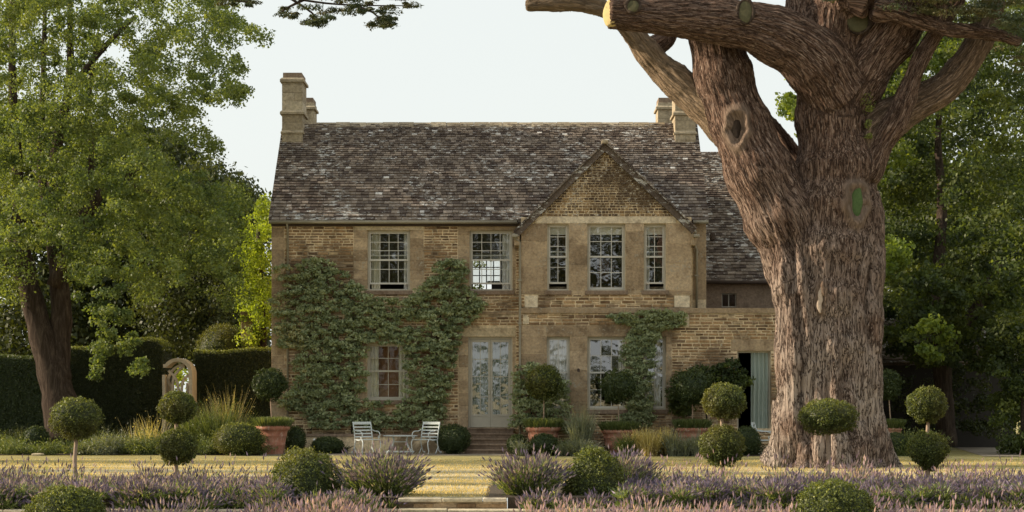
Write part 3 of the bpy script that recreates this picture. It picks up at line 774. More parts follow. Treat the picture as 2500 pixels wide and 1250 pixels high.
# fascia blocks below the gable feet
for px in (1262, 1692):
    m = MB(); m.box(X(px, YB)-.08, X(px, YB)+.08, YB-.1, YM-.02, Z(600, YB), Z(572, YB)); m.build('corbel', M['ashlar'], house, bevel=.02)
# wing roof + wall
YW = 63.0
wr = MB(); slab(wr, xm1+.05, X(2140, YW), YW-.2, Z(687, YW), 67, 10.0); slab(wr, xm1+.05, X(2140, YW), 71, Z(687, YW), 67, 10.0)
wroof = wr.build('roof', M['roof'], house)
roof_tiles(xm1+.06, X(2140, YW), YW-.2, Z(687, YW), 67, 10.0, wroof, singles=0, e0=.16, e1=.085)
ww = MB(); wwin = rect(1762, 1798, 716, 750, YW); wallgrid(ww, xm1+.02, X(2140, YW), 0, Z(692, YW), YW, YW+.3, [wwin]); ww.box(X(2140, YW)-.3, X(2140, YW), YW+.3, 71, 0, Z(692, YW))
ww.build('wall', M['oldstep'], house)
m = MB(); a, b, c, d = wwin
m.box(a, b, YW+.1, YW+.14, c, c+.03); m.box(a, b, YW+.1, YW+.14, d-.03, d); m.box(a, a+.03, YW+.1, YW+.14, c+.03, d-.03); m.box(b-.03, b, YW+.1, YW+.14, c+.03, d-.03); m.box((a+b)/2-.012, (a+b)/2+.012, YW+.1, YW+.13, c+.03, d-.03)
wn = m.build('window', M['frame'], house); wn['label'] = 'small dark window above the annex parapet'; pane(wn, a, (a+b)/2, YW+.115, c, d); pane(wn, (a+b)/2, b, YW+.115, c, d)
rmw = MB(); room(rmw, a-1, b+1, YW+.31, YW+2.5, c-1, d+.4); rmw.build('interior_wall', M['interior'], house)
ar = MB(); ar.box(xb1+.01, xa1-.31, YB+.41, YW-.01, zS-.25, zS-.15); ar.build('flat_roof', M['fascia'], house)
# roof vent on the wing
m = MB(); vx, vy = X(1740, 63.6), 63.6; m.box(vx-.07, vx+.07, vy-.15, vy+.3, Z(585, vy)-.02, Z(568, vy)); m.build('roof_vent', M['fascia'], wroof, bevel=.03)
# gutters, pipes
m = MB(); m.tube([(xm0-.05, YE-.06, zE-.05), (X(1262, YM), YE-.06, zE-.05)], .055, 8); m.build('gutter', M['gutter'], house, True)
m = MB(); m.box(xm0, X(1262, YM), YM-.10, YM-.032, zE-.16, zE-.09); m.build('fascia', M['fascia'], house)
m = MB(); m.tube([(X(1690, YM), YE-.06, zE-.05), (xm1+.04, YE-.06, zE-.05)], .055, 8); m.build('gutter', M['gutter'], house, True)
m = MB(); m.tube([(xm1+.05, YW-.26, Z(690, YW)), (X(2140, YW), YW-.26, Z(690, YW))], .06, 8); m.build('gutter', M['fascia'], house, True)
def pipe(pts, r=.035, brackets=()):
    m = MB(); m.tube(pts, r, 8); p = m.build('downpipe', M['gutter'], house, True)
    for z in brackets:
        q = MB(); x, y = pts[-2][0], pts[-2][1]; q.box(x-r*1.7, x+r*1.7, y-r*1.2, y+r*1.5, z-.03, z+.03); q.build('pipe_bracket', M['gutter'], p)
xp = X(703, YM); pipe([(xp, YM-.28, zE-.08), (xp, YM-.08, zE-.25), (xp, YM-.08, .1)], brackets=(5.5, 3.6, 1.8))
xp = X(1269, YB); pipe([(X(1255, YB), YB-.25, Z(572, YB)), (X(1256, YB), YB-.2, Z(582, YB)), (xp, YB-.06, Z(592, YB)), (xp, YB-.06, .25), (xp, YB-.2, .12)], brackets=(5.2, 3.9, 2.4, 1.1))
xp = X(1700, YM); pipe([(X(1697, YB), YB-.2, Z(566, YB)), (X(1700, YB), YM-.15, Z(585, YB)), (xp, YM-.08, Z(610, YM)), (xp, YM-.08, zS+.0)], brackets=(5.4,))
for px in (1257, 1698):
    m = MB(); m.box(X(px, YB)-.09, X(px, YB)+.09, YB-.38, YB-.12, Z(574, YB)-.09, Z(574, YB)); m.build('gutter_end', M['gutter'], house, bevel=.02)
m = MB(); m.tube([(X(1412, YB), YB-.02, Z(902, YB)), (X(1412, YB), YB-.12, Z(902, YB)), (X(1412, YB), YB-.12, Z(908, YB))], .035, 10); m.build('wall_lamp', M['fascia'], house)

# chimneys
def chimney(x0, x1, y0, y1, zb, zt, bands, cap):
    c = MB(); c.box(x0+.02, x1-.02, y0+.02, y1-.02, zb, zt-.02, .3); ch = c.build('chimney', M['mortar'], house)
    z = zb; w = x1-x0
    while z < zt-.01:
        hh = min(random.uniform(.24, .36), zt-z)
        if zt-(z+hh) < .1: hh = zt-z
        sp = random.choice([1, 1, .5, .6]); cuts = [0, 1] if sp == 1 else [0, sp, 1]
        for i in range(len(cuts)-1):
            s = MB(); s.box(x0+w*cuts[i]+.002, x0+w*cuts[i+1]-.002, y0, y1, z+.003, z+hh-.003, random.random()); s.build('chimney_stone', M['chimney'], ch, bevel=.006)
        z += hh
    for zz, pr, hh in bands:
        s = MB(); n = len(s.v)
        s.lathe  # moulded band: sloped weathering over a square fillet
        a, b, c0, d0 = x0-pr, x1+pr, y0-pr, y1+pr
        s.box(a, b, c0, d0, zz, zz+hh*.55, .3); n = len(s.v)
        s.v += [(a, c0, zz+hh*.55), (b, c0, zz+hh*.55), (b, d0, zz+hh*.55), (a, d0, zz+hh*.55), (x0, y0, zz+hh), (x1, y0, zz+hh), (x1, y1, zz+hh), (x0, y1, zz+hh)]
        for f in ((0, 1, 5, 4), (1, 2, 6, 5), (2, 3, 7, 6), (3, 0, 4, 7), (4, 5, 6, 7)): s.f.append(tuple(n+i for i in f)); s.t.append(.7)
        s.build('chimney_band', M['chimney'], ch)
    s = MB(); r = .1; a, b, c0, d0 = x0+.03, x1-.03, y0+.03, y1-.03; z = zt
    s.box(a, b, c0, c0+r, z, z+cap); s.box(a, b, d0-r, d0, z, z+cap); s.box(a, a+r, c0+r, d0-r, z, z+cap); s.box(b-r, b, c0+r, d0-r, z, z+cap); s.box(a, b, c0, d0, z+cap, z+cap+.05)
    s.build('chimney_cap', M['oldstep'], ch)
yf = 62.7
chimney(xm0, xm0+.66, yf, yf+1.2, 9.6, Z(190, yf), [(Z(279, yf), .06, .13), (Z(200, yf), .06, .14), (Z(326, yf), .04, .1)], .12)
chimney(X(1648, yf), X(1648, yf)+.66, yf, yf+1.2, 9.6, Z(190, yf), [(Z(281, yf), .06, .13), (Z(200, yf), .06, .14), (Z(328, yf), .04, .1)], .12)
yr = 68.7
chimney(xm0, X(766, yr), yr, yr+1.1, 8, Z(250, yr), [(Z(267, yr), .06, .14)], .12)
chimney(X(1606, yr), X(1650, yr), yr, yr+1.1, 8, Z(250, yr), [(Z(267, yr), .06, .14)], .12)

# ------------------------------------------------------------------ terrace wall and steps in front
def coping_run(name, x0, x1, y0, y1, z0, z1, label, cat, wall_to=None, lens=(.5, .95)):
    t = empty(name, ((x0+x1)/2, (y0+y1)/2, z0), label, cat)
    x = x0
    while x < x1-.05:
        w = random.uniform(*lens)
        if x1-(x+w) < lens[0]*.5: w = x1-x
        w = min(w, x1-x)
        m = MB(); j = random.uniform(-.012, .012); m.box(x+.005, x+w-.005, y0+j, y1, z0, z1+random.uniform(-.008, .004), random.random()); m.build('coping_stone', M['coping'], t, bevel=.015); x += w
    if wall_to is not None:
        m = MB(); m.box(x0, x1, y0+.06, y1, wall_to, z0-.002); w_ = m.build('wall', M['mortar'], t)
        z = wall_to
        while z < z0-.03:
            hh = min(random.uniform(.055, .09), z0-z); x = x0
            while x < x1-.02:
                w = min(random.uniform(.18, .4), x1-x); s = MB(); s.box(x+.006, x+w-.006, y0+.035+random.uniform(0, .015), y0+.07, z+.004, z+hh-.004, random.random())
                if z > -.5 and x > -8 and x < 8: s.build('stone', M['rubble'], t)
                x += w
            z += hh
    return t
xs0, xs1 = X(972, 33), X(1238, 33)
coping_run('garden_step', xs0, xs1, 32.95, 33.35, -.065, .004, 'upper pale stone step at the gap between the two lavender beds', 'step', -.22)
coping_run('garden_step', X(970, 32.5), X(1272, 32.5), 32.5, 32.93, -.25, -.165, 'lower pale stone step at the bottom edge, below the upper step', 'step', -.65, (.8, 1.2))
coping_run('retaining_wall', -16, X(969, 32.6), 32.55, 33.1, -.27, -.165, 'low stone retaining wall left of the garden steps, lavender over it', 'wall')
coping_run('retaining_wall', X(1273, 32.6), 16, 32.55, 33.1, -.27, -.165, 'low stone retaining wall right of the garden steps, mostly under lavender', 'wall')
for o in [q for q in COL.objects if q.name.startswith('retaining_wall')]:
    x0, x1 = (-16, X(969, 32.6)) if o.location.x < 0 else (X(1273, 32.6), 16)
    m = MB(); m.box(x0, x1, 32.62, 33.09, -.65, -.272); m.build('wall', M['mortar'], o)
m = MB(); m.box(-16, xs0-.01, 33.101, 33.16, -.6, .012); m.box(xs1+.01, 16, 33.101, 33.16, -.6, .012); tag(m.build('bed_edge', M['soil']), kind='structure')
sheet('bed_edge_soil', [(-16, 33.02), (xs0-.01, 33.02), (xs0-.01, 33.2), (-16, 33.2)], .006, M['soil'])

# ------------------------------------------------------------------ the cedar
YC = 48.0
cedar = empty('cedar_tree', (X(2030, YC), YC, 0), 'massive old cedar with forked brown trunk and sawn limbs in front of the house', 'tree')
LIMBS = [
 # (px, py, dY, r px)
 [(2030,1160,0,150),(2030,1120,0,138),(2028,1050,0,122),(2025,960,0,116),(2024,850,0,114),(2020,750,0,116),(2020,650,0,118),(2030,560,0,112),(2035,470,0,104),(2040,400,0,98),(2030,300,0,84),(2025,200,0,80),(2030,110,0,78),(2050,20,0,75),(2060,-60,0,70)],
 [(1900,1150,-.2,52),(1940,1080,-.35,58),(1955,950,-.45,60),(1950,800,-.5,58),(1945,680,-.4,62),(1930,560,-.2,66)],
 [(2170,1160,-.2,40),(2125,1080,-.4,48),(2100,980,-.5,52),(2098,860,-.55,54),(2100,740,-.5,56),(2105,640,-.4,54),(2110,520,-.3,46),(2095,430,-.2,40)],
 [(2045,1160,-1.0,56),(2030,1060,-.9,44),(2018,950,-.75,40),(2010,800,-.65,38)],
 [(2085,1160,-.9,44),(2080,1060,-.75,40),(2072,960,-.6,34)],
 [(1895,1165,.4,40),(1925,1080,.4,45),(1935,980,.4,50)],
 # left fork
 [(1960,680,.0,78),(1930,580,-.1,88),(1888,490,-.2,88),(1845,400,-.2,82),(1806,300,-.1,72),(1775,210,0,72),(1752,120,.1,66),(1745,40,.2,62),(1735,-60,.3,58)],
 # branch from left fork to upper left
 [(1790,330,.2,46),(1735,275,.3,46),(1680,225,.4,42),(1620,170,.5,37),(1575,120,.5,31),(1540,75,.5,25),(1490,30,.5,22),(1420,8,.5,20),(1350,8,.5,18),(1285,12,.5,13)],
 [(1580,118,.55,24),(1602,110,.7,26),(1624,95,.9,24),(1630,60,1.0,20),(1625,20,1.1,18)],
 # great horizontal limb
 [(2040,230,-.3,80),(1990,150,-.7,78),(1910,92,-.9,70),(1810,62,-1.0,58),(1700,48,-1.1,50),(1600,40,-1.2,42),(1540,34,-1.25,38),(1488,31,-1.3,35)],
 # upper right limb
 [(2040,270,0,80),(2100,170,.1,76),(2160,90,.1,74),(2215,10,.1,72),(2260,-60,.2,66)],
 # right limbs
 [(2090,420,-.1,55),(2130,330,0,56),(2190,280,.1,46),(2265,240,.1,40),(2330,190,.1,38),(2380,120,.1,34),(2408,60,.1,30),(2430,0,.1,26)],
 [(2110,430,-.3,42),(2152,352,-.4,32),(2190,290,-.5,28),(2215,225,-.5,24),(2245,150,-.5,22),(2280,90,-.55,20),(2320,30,-.6,18),(2350,-30,-.6,16)],
 [(2130,20,-1.0,26),(2210,38,-1.0,22),(2290,66,-1.0,19),(2370,76,-1.0,16),(2440,86,-1.0,13),(2490,104,-1.0,9)],
 [(2120,15,-1.0,30),(2060,-10,-.8,34)],
 [(2290,66,-1.0,17),(2300,30,-1.0,14),(2285,-20,-1.0,12)],
 [(1950,400,.9,22),(1915,345,1.0,18),(1880,300,1.1,14),(1850,265,1.2,10)],
 [(1990,-40,.4,50),(1960,40,.2,45),(2000,120,0,50)],
]
def smooth_path(P, k=4):
    P = [np.array(p, float) for p in P]; out = []
    for i in range(len(P)-1):
        p0, p1, p2, p3 = P[max(i-1, 0)], P[i], P[i+1], P[min(i+2, len(P)-1)]
        for j in range(k):
            t = j/k; out.append(.5*((2*p1)+(-p0+p2)*t+(2*p0-5*p1+4*p2-p3)*t*t+(-p0+3*p1-3*p2+p3)*t**3))
    out.append(P[-1]); return out
mb = MB(); segs = []
for li, Lm in enumerate(LIMBS):
    sp = smooth_path(Lm, 3)
    pts = [Vector((X(p[0], YC+p[2]), YC+p[2], Z(p[1], YC+p[2]))) for p in sp]
    rad = [S(p[3], YC)*(1+.05*math.sin(i*1.7+li)) for i, p in enumerate(sp)]
    mb.tube(pts, rad, 20)
    u = li*7.3
    for i in range(len(pts)-1):
        segs.append((pts[i], pts[i+1], rad[i], rad[i+1], u, li)); u += (pts[i+1]-pts[i]).length
tmp = mb.build('trunk', M['bark'])
md = tmp.modifiers.new('r', 'REMESH'); md.mode = 'VOXEL'; md.voxel_size = .036; md.use_smooth_shade = True
ms_ = tmp.modifiers.new('s', 'SMOOTH'); ms_.iterations = 6; ms_.factor = .5
dg = bpy.context.evaluated_depsgraph_get(); me = bpy.data.meshes.new_from_object(tmp.evaluated_get(dg))
bpy.data.objects.remove(tmp)
nv = len(me.vertices); co = np.empty(nv*3); me.vertices.foreach_get('co', co); co = co.reshape(-1, 3)
nr = np.empty(nv*3); me.vertices.foreach_get('normal', nr); nr = nr.reshape(-1, 3)
LR = {q[5]: 1.15 if q[5] == 0 else q[2] for q in segs[::-1]}
best = np.full(nv, 1e9); pale = np.zeros(nv); Q = np.zeros((nv, 3))
for li in sorted({q[5] for q in segs} - {1, 2, 3, 4, 5, 14, 17}):
    dmin = np.full(nv, 1e9); sdl = np.full(nv, 1e9); Ql = np.zeros((nv, 3))
    for A, B, ra, rb, u, _ in [q for q in segs if q[5] == li]:
        A_ = np.array(A); D = np.array(B)-A_; l = np.linalg.norm(D); D /= l
        rel = co-A_; h = np.clip(rel@D, 0, l); per = rel-h[:, None]*D
        dist = np.linalg.norm(per, axis=1); m_ = dist < dmin; dmin[m_] = dist[m_]
        sdl[m_] = np.abs(dist-(ra+(rb-ra)*h/l))[m_]
        ref = np.array((0, 1., 0)); e1 = ref-D*ref.dot(D); e1 /= np.linalg.norm(e1); e2 = np.cross(D, e1)
        ang = np.arctan2(per[m_]@e2, per[m_]@e1); rr_ = LR[li]
        Ql[m_] = np.stack([np.cos(ang)*rr_+li, np.sin(ang)*rr_, u+h[m_]], 1)
    if li == 0: Ql = co.copy()
    pl_ = sdl < best; pale[pl_] = 0.75 if li == 7 else (.3 if li == 11 else 0)  # upper left limb: paler bark plus its sunlight painted in
    m_ = sdl < best; best[m_] = sdl[m_]; Q[m_] = Ql[m_]
SCARS = [(1799, 312, -.7, 25, 46, .085, .16), (2093, 492, -1.1, 28, 48, .10, .13), (2005, 722, -1.1, 11, 36, .03, .05)]
scar = np.zeros(nv)
disp = np.empty(nv)
GROOVES = [[(X(a, 46.9), Z(b, 46.9)) for a, b in gg] for gg in (
    [(2050, 820), (2062, 900), (2058, 980), (2078, 1060), (2085, 1150)], [(1935, 640), (1950, 760), (1962, 880), (1955, 980), (1985, 1150)],
    [(1925, 420), (1925, 520), (1940, 640), (1930, 720)], [(2140, 600), (2118, 720), (2125, 860)], [(2010, 880), (2020, 980), (2015, 1150)])]
for i in range(nv):
    q = Q[i]
    a = mnoise.noise(Vector((q[0]*6, q[1]*6, q[2]*.8))); b = mnoise.noise(Vector((q[0]*15, q[1]*15, q[2]*1.9+9)))
    c_ = mnoise.noise(Vector((co[i][0]*1.6, co[i][1]*1.6, co[i][2]*1.0)))
    disp[i] = .034*(.5-abs(a)*2)+.030*(.4-abs(b)*2)+.05*c_
    if nr[i][1] < .2 and co[i][2] < 8.5:
        for gl_ in GROOVES:
            z_ = co[i][2]
            if gl_[-1][1] <= z_ <= gl_[0][1]:
                gx = np.interp(z_, [g_[1] for g_ in gl_[::-1]], [g_[0] for g_ in gl_[::-1]]); ff = (z_-gl_[-1][1])/(gl_[0][1]-gl_[-1][1])
                disp[i] -= .16*math.sin(math.pi*min(1, max(0, ff))**.8)*math.exp(-((co[i][0]-gx)/.075)**2)-.05*math.exp(-((abs(co[i][0]-gx)-.2)/.1)**2)
for spx, spy, sdy, srx, srz, sh, sdp in SCARS:
    Ys = YC+sdy; e = np.sqrt(((co[:, 0]-X(spx, Ys))/S(srx, Ys))**2+((co[:, 2]-Z(spy, Ys))/S(srz, Ys))**2)*(1+.08*np.sin(5*np.arctan2(co[:, 2]-Z(spy, Ys), co[:, 0]-X(spx, Ys))))
    fr_ = (nr[:, 1] < -.1)&(co[:, 1] < 48.2); k_ = np.where(fr_, np.clip(1-np.maximum(e-1.15, 0)/.35, 0, 1), 0); scar = np.maximum(scar, k_)
    disp = disp*(1-k_*.85)+np.where(fr_, sh*np.exp(-((e-1)/.26)**2)-sdp*np.clip(1.0-e/.85, 0, 1)**.5, 0)
co2 = co+nr*disp[:, None]; me.vertices.foreach_set('co', co2.ravel())
at = me.attributes.new('bark', 'FLOAT_VECTOR', 'POINT'); at.data.foreach_set('vector', Q.astype(np.float32).ravel())
at = me.attributes.new('pale', 'FLOAT', 'POINT'); at.data.foreach_set('value', pale.astype(np.float32))
at = me.attributes.new('scar', 'FLOAT', 'POINT'); at.data.foreach_set('value', scar.astype(np.float32))
me.materials.clear(); me.materials.append(M['bark']); me.update()
link('trunk', me, cedar)
print('cedar verts', nv)
def surfY(px, py, rad=.05, near=-.0):
    q = co2[np.argsort(co2[:, 1])]; fx = 1250+q[:, 0]/q[:, 1]*4800; fy = 969-(q[:, 2]-1.7)/q[:, 1]*4800
    m_ = (np.abs(fx-px) < 5)&(np.abs(fy-py) < 5); return float(q[m_][0, 1])-YC
# sawn faces, wounds
def disc(name, px, py, dY, rx, rz, mat, nrm=(0, -1, 0), th=.05, bumpy=.08):
    Yc = YC+dY; c = Vector((X(px, Yc), Yc, Z(py, Yc))); n_ = Vector(nrm).normalized(); up = Vector((0, 0, 1)); a = n_.cross(up).normalized(); b = a.cross(n_)
    m = MB(); K = 24; rings = [(1, -th), (1.0, 0), (.93, .012), (.5, .016), (.0001, .018)]; ph = random.random()*6
    for r, o_ in rings:
        for k in range(K):
            an = 2*math.pi*k/K; w = 1+bumpy*math.sin(2*an+ph)+bumpy*.5*math.sin(5*an+ph)
            m.v.append(tuple(c+n_*o_+a*math.cos(an)*r*w*S(rx, Yc)+b*math.sin(an)*r*w*S(rz, Yc)))
    for i in range(len(rings)-1):
        for k in range(K): m.f.append((i*K+k, i*K+(k+1) % K, (i+1)*K+(k+1) % K, (i+1)*K+k)); m.t.append(.5)
    return m.build(name, mat, cedar, True)
def ring(px, py, dY, rx, rz, r, nrm=(0, -1, 0), a0=0, a1=2*math.pi, mat='collar'):
    Yc = YC+dY; c = Vector((X(px, Yc), Yc, Z(py, Yc))); n_ = Vector(nrm).normalized(); a = n_.cross(Vector((0, 0, 1))).normalized(); b = a.cross(n_)
    pts = [c+a*math.cos(t)*S(rx, Yc)+b*math.sin(t)*S(rz, Yc) for t in np.linspace(a0, a1, 30)]
    m = MB(); m.tube(pts, [S(r, Yc)*(1+.18*math.sin(i*.9)+.1*random.random()) for i in range(30)], 10); m.build('wound_collar', M[mat], cedar, True)
disc('sawn_face', 1487, 31, -1.42, 19, 35, M['cut'], (-.72, -.69, .08), .25)
disc('sawn_face', 1545, 14, surfY(1545, 14)-.03, 16, 15, M['cutgreen'], (-.2, -.95, .2), .2)
disc('sawn_face', 1820, 28, surfY(1820, 28)-.03, 17, 27, M['cutgreen'], (-.1, -.97, .15), .25)
disc('sawn_face', 2097, 50, surfY(2097, 50)-.05, 27, 30, M['cutgreen'], (.15, -.95, .2), .5)
for a_ in ((1545, 14, 17, 16), (1820, 28, 19, 29), (2097, 50, 28, 31)): ring(a_[0], a_[1], surfY(a_[0], a_[1])+.0, a_[2], a_[3], 4.5, (-.1, -1, .1), mat='trunkdark')
disc('wound_hollow', 1797, 312, surfY(1797, 312)-.012, 13, 29, M['trunkdark'], (-.15, -1, 0), .1, .12)
disc('wound_paint', 2092, 492, surfY(2092, 492)-.012, 16, 34, M['wound'], (.1, -1, 0), .1, .12)
disc('bare_patch', 2002, 732, surfY(2002, 732)-.012, 8, 25, M['peel'], (-.05, -1, 0), .12, .32)
disc('bare_patch', 2009, 704, surfY(2009, 704)-.012, 5, 15, M['collar'], (-.05, -1, 0), .12, .3)
# cedar foliage: flat fronds
def fronds(poly, n, per, Y0, Y1, rc, size=.07, flat=.22, droop=.12, parent=None, mat=None, name='foliage'):
    P, Nn, T, C = crown_pts(poly, n, per, Y0, Y1, rc, flat, droop=droop)
    return P, Nn, T, C
acc = []
def addf(poly, n, per, Y0, Y1, rc, flat=.25, droop=.15):
    P, Nn, T, C = crown_pts(poly, n, per, Y0, Y1, rc, flat, droop=droop); acc.append((P, Nn, T)); return C
addf([(2130,-60),(2520,-60),(2520,110),(2440,70),(2360,50),(2280,30),(2180,15)], 150, 130, 46, 49, .33)
addf([(1990,-50),(2140,-50),(2120,12),(2000,8)], 12, 120, 46.5, 47.5, .25)
addf([(1240,-60),(1480,-60),(1440,-25),(1300,-15)], 12, 120, 47, 49, .3)
addf([(2440,100),(2520,90),(2520,230),(2470,160)], 10, 110, 47, 49, .3)
# tiers above the frame that shade the trunk
for (xa, xb, ya, yb, z0) in ((4, 22, 40, 56, 14.5), (-6, 20, 42, 54, 16.5), (6, 24, 44, 52, 12.8)):
    n = 130 if z0 > 13 else 50; C = np.stack([rng.uniform(xa, xb, n), rng.uniform(ya, yb, n), z0+rng.normal(0, .25, n)], 1)
    if z0 < 13: C = C[C[:, 0] > 13]
    # keep out of the camera's view
    lim = 1.7+(1040/4800)*C[:, 1]; C = C[C[:, 2] > lim+.5]; n = len(C)
    d = ico(n*90).reshape(n, 90, 3); off = d*rng.uniform(.3, 1, (n, 90, 1))*np.array([1.3, 1.3, .22]); acc.append(((C[:, None]+off).reshape(-1, 3), d.reshape(-1, 3), rng.uniform(0, 1, n*90)))
# hanging fronds at the top left
brm = MB()
bough = [(650,-40),(1040,-30),(1012,22),(985,12),(965,30),(962,74),(935,60),(905,72),(890,45),(850,38),(830,62),(800,50),(775,62),(745,70),(735,48),(700,44),(665,38),(690,15)]
addf(bough, 75, 110, 43, 45, .16, .4, .5); addf([(505,-20),(640,-20),(620,12),(560,20),(530,8)], 16, 110, 43, 45, .16, .4, .5)
addf([(900,20),(965,30),(962,74),(935,66),(905,72)], 12, 90, 43, 45, .12, .5, .5); addf([(730,40),(800,45),(785,62),(745,70)], 10, 90, 43, 45, .12, .5, .5)
for pts in ([(600,-30),(740,0),(850,12),(1000,14)], [(700,-10),(760,30),(780,55)], [(850,12),(910,30),(940,68)], [(500,-30),(560,0),(620,5)], [(740,0),(700,20),(680,35)], [(640,-40),(800,-5),(900,-5),(980,0)]):
    q = smooth_path([np.array(c, float) for c in pts], 4); brm.tube([(X(c[0], 44), 44, Z(c[1], 44)) for c in q], [.03*(1-i/len(q))+.008 for i in range(len(q))], 6)
brm.build('branch', M['trunkdark'], cedar, True)
P = np.concatenate([a[0] for a in acc]); Nn = np.concatenate([a[1] for a in acc]); T = np.concatenate([a[2] for a in acc])
quads_obj('foliage', leaves(P, .085, Nn+np.array([0, 0, .8]), 1.0, .32), T, M['cedarleaf'], cedar)
# epicormic tuft on the trunk
P, Nn, T, _ = crown_pts([(2100,230),(2140,190),(2150,230),(2160,300),(2120,340),(2100,290)], 10, 90, 47.2, 47.8, .14, 1)
quads_obj('foliage', leaves(P, .06, Nn, .5, .5), T*.4+.6, M['box'], cedar)

# ------------------------------------------------------------------ trees
def tree(name, label, crown, mat, trunks=(), leaf=.11, asp=.7, tmat='trunkdark', base=None, cat='tree', group=None, grav=.4, cname='crown'):
    P = np.concatenate([c[0] for c in crown]); Nn = np.concatenate([c[1] for c in crown]); T = np.concatenate([c[2] for c in crown])
    if base is None: base = (float(P[:, 0].mean()), float(P[:, 1].mean()), 0)
    t = empty(name, base, label, cat, group)
    quads_obj(cname, leaves(P, leaf, Nn, .7, asp, grav=grav), T, mat, t)
    for tr in trunks:
        m = MB(); sp = smooth_path(tr, 4)
        m.tube([(X(p[0], p[2]), p[2], Z(p[1], p[2])) for p in sp], [S(p[3], p[2])*(1+.06*math.sin(i*2.1)) for i, p in enumerate(sp)], 14)
        m.build('trunk' if tr[0][3] > 30 else 'limb', M[tmat], t, True)
    return t
YL = 60
cr = []
main = [(-60,-60),(520,-60),(590,10),(615,60),(672,95),(650,108),(570,90),(612,150),(560,190),(612,205),(618,245),(560,262),(520,240),(470,260),(500,330),(562,372),(540,405),(470,350),(400,320),(380,380),(430,420),(520,430),(600,470),(560,560),(590,700),(480,640),(420,700),(330,740),(300,700),(200,690),(160,640),(60,600),(-60,640)]
cr.append(crown_pts(main, 980, 160, 53.5, 64, .31, .85, droop=.9))
cr.append(crown_pts([(180,640),(300,700),(330,790),(360,905),(330,900),(300,850),(260,860),(235,935),(205,930),(225,860),(240,800),(180,740)], 44, 130, 52.8, 54, .21, .8, droop=.5))
cr.append(crown_pts([(-60,560),(60,600),(70,700),(0,760),(-60,760)], 26, 110, 57, 60, .4, .7, droop=.4))
cr.append(crown_pts([(400,420),(600,470),(600,600),(590,740),(450,760),(420,650)], 60, 120, 58, 62, .4, .6, droop=.4))
cr.append(crown_pts([(-60,-60),(500,-60),(540,200),(440,330),(300,560),(-60,560)], 110, 110, 62, 66, .7, .7))
lt = [[(160,1080,YL,54),(146,980,YL,43),(120,880,YL,36),(86,760,YL,29),(58,640,YL,23),(45,520,YL,18),(40,380,YL,14),(30,200,YL,10),(30,0,YL,7)],
      [(140,930,YL,34),(143,850,YL+.2,29),(150,760,YL+.2,26),(138,640,YL+.3,20),(125,500,YL+.4,18),(140,350,YL+.4,14),(170,200,YL+.3,10),(170,0,YL,6)],
      [(130,700,YL,18),(190,560,YL,16),(240,480,YL,14),(305,430,YL,9),(380,380,YL,5)],
      [(60,640,YL,18),(20,560,YL,13),(-40,480,YL,10)], [(120,560,YL,12),(100,400,YL+.5,10),(105,220,YL+.5,7),(110,0,YL,5)],
      [(170,220,YL,9),(250,120,YL,7),(330,40,YL,5)], [(190,560,YL,10),(225,400,YL,9),(215,250,YL,7),(240,80,YL,5)], [(300,430,YL,7),(340,460,YL,5),(420,480,YL,3)], [(85,740,YL,14),(20,640,YL,10),(-30,600,YL,8)]]
tree('lime_tree', 'tall leafy green tree with leaning forked trunk at the left of the garden', cr, M['lime'], lt, .085, base=(X(150, YL), YL, 0))
# darker trees behind on the left
tree('dark_conifer', 'dark evergreen behind the left hedges, between the leafy tree and the house',
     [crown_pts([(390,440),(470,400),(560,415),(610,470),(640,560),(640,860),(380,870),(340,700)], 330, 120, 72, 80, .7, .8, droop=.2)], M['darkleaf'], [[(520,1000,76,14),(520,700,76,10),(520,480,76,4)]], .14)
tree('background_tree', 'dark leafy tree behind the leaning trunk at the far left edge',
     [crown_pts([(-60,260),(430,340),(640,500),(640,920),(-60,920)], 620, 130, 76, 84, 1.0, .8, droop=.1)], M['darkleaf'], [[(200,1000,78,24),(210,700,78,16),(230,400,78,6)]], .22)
tree('sunlit_tree', 'yellow green sunlit foliage beside the left corner of the house',
     [crown_pts([(600,500),(640,480),(668,500),(668,850),(600,850),(590,780),(585,700),(572,600),(590,540)], 95, 120, 65, 68, .32, 1, droop=.4), crown_pts([(575,555),(600,540),(600,680),(585,650)], 8, 80, 65, 66, .2, 1)], M['bright'], [[(640,1000,67,12),(640,800,67,10),(630,560,67,5)]], .1)
# right-hand trees
cr = [crown_pts([(2120,60),(2200,110),(2260,60),(2560,-60),(2560,900),(2480,820),(2400,800),(2330,860),(2250,870),(2200,800),(2150,700),(2120,500)], 430, 120, 60, 70, .55, .6, droop=.4),
      crown_pts([(2440,500),(2560,500),(2560,1100),(2470,1100),(2440,1000)], 70, 120, 58, 61, .4, .8, droop=.3),
      crown_pts([(2150,760),(2460,760),(2460,880),(2400,905),(2340,880),(2250,900),(2200,875),(2150,890)], 70, 130, 61, 65, .34, .7, droop=.5),
      crown_pts([(2190,640),(2420,600),(2420,770),(2300,870),(2240,862),(2215,770)], 50, 130, 58, 60, .34, .6, droop=.5),
      crown_pts([(2160,110),(2560,-60),(2560,820),(2160,820)], 330, 120, 70, 75, 1.0, .8)]
tree('chestnut_tree', 'broad dark green tree filling the right side behind the cedar', cr, M['chestnut'],
     [[(2312,1090,63,26),(2305,980,63,23),(2298,860,63,22),(2290,700,63,17),(2300,500,64,12),(2290,330,65,8),(2310,120,66,4)], [(2298,860,63,20),(2380,760,63,14),(2440,640,63,10)]], .135, base=(X(2310, 63), 63, 0))
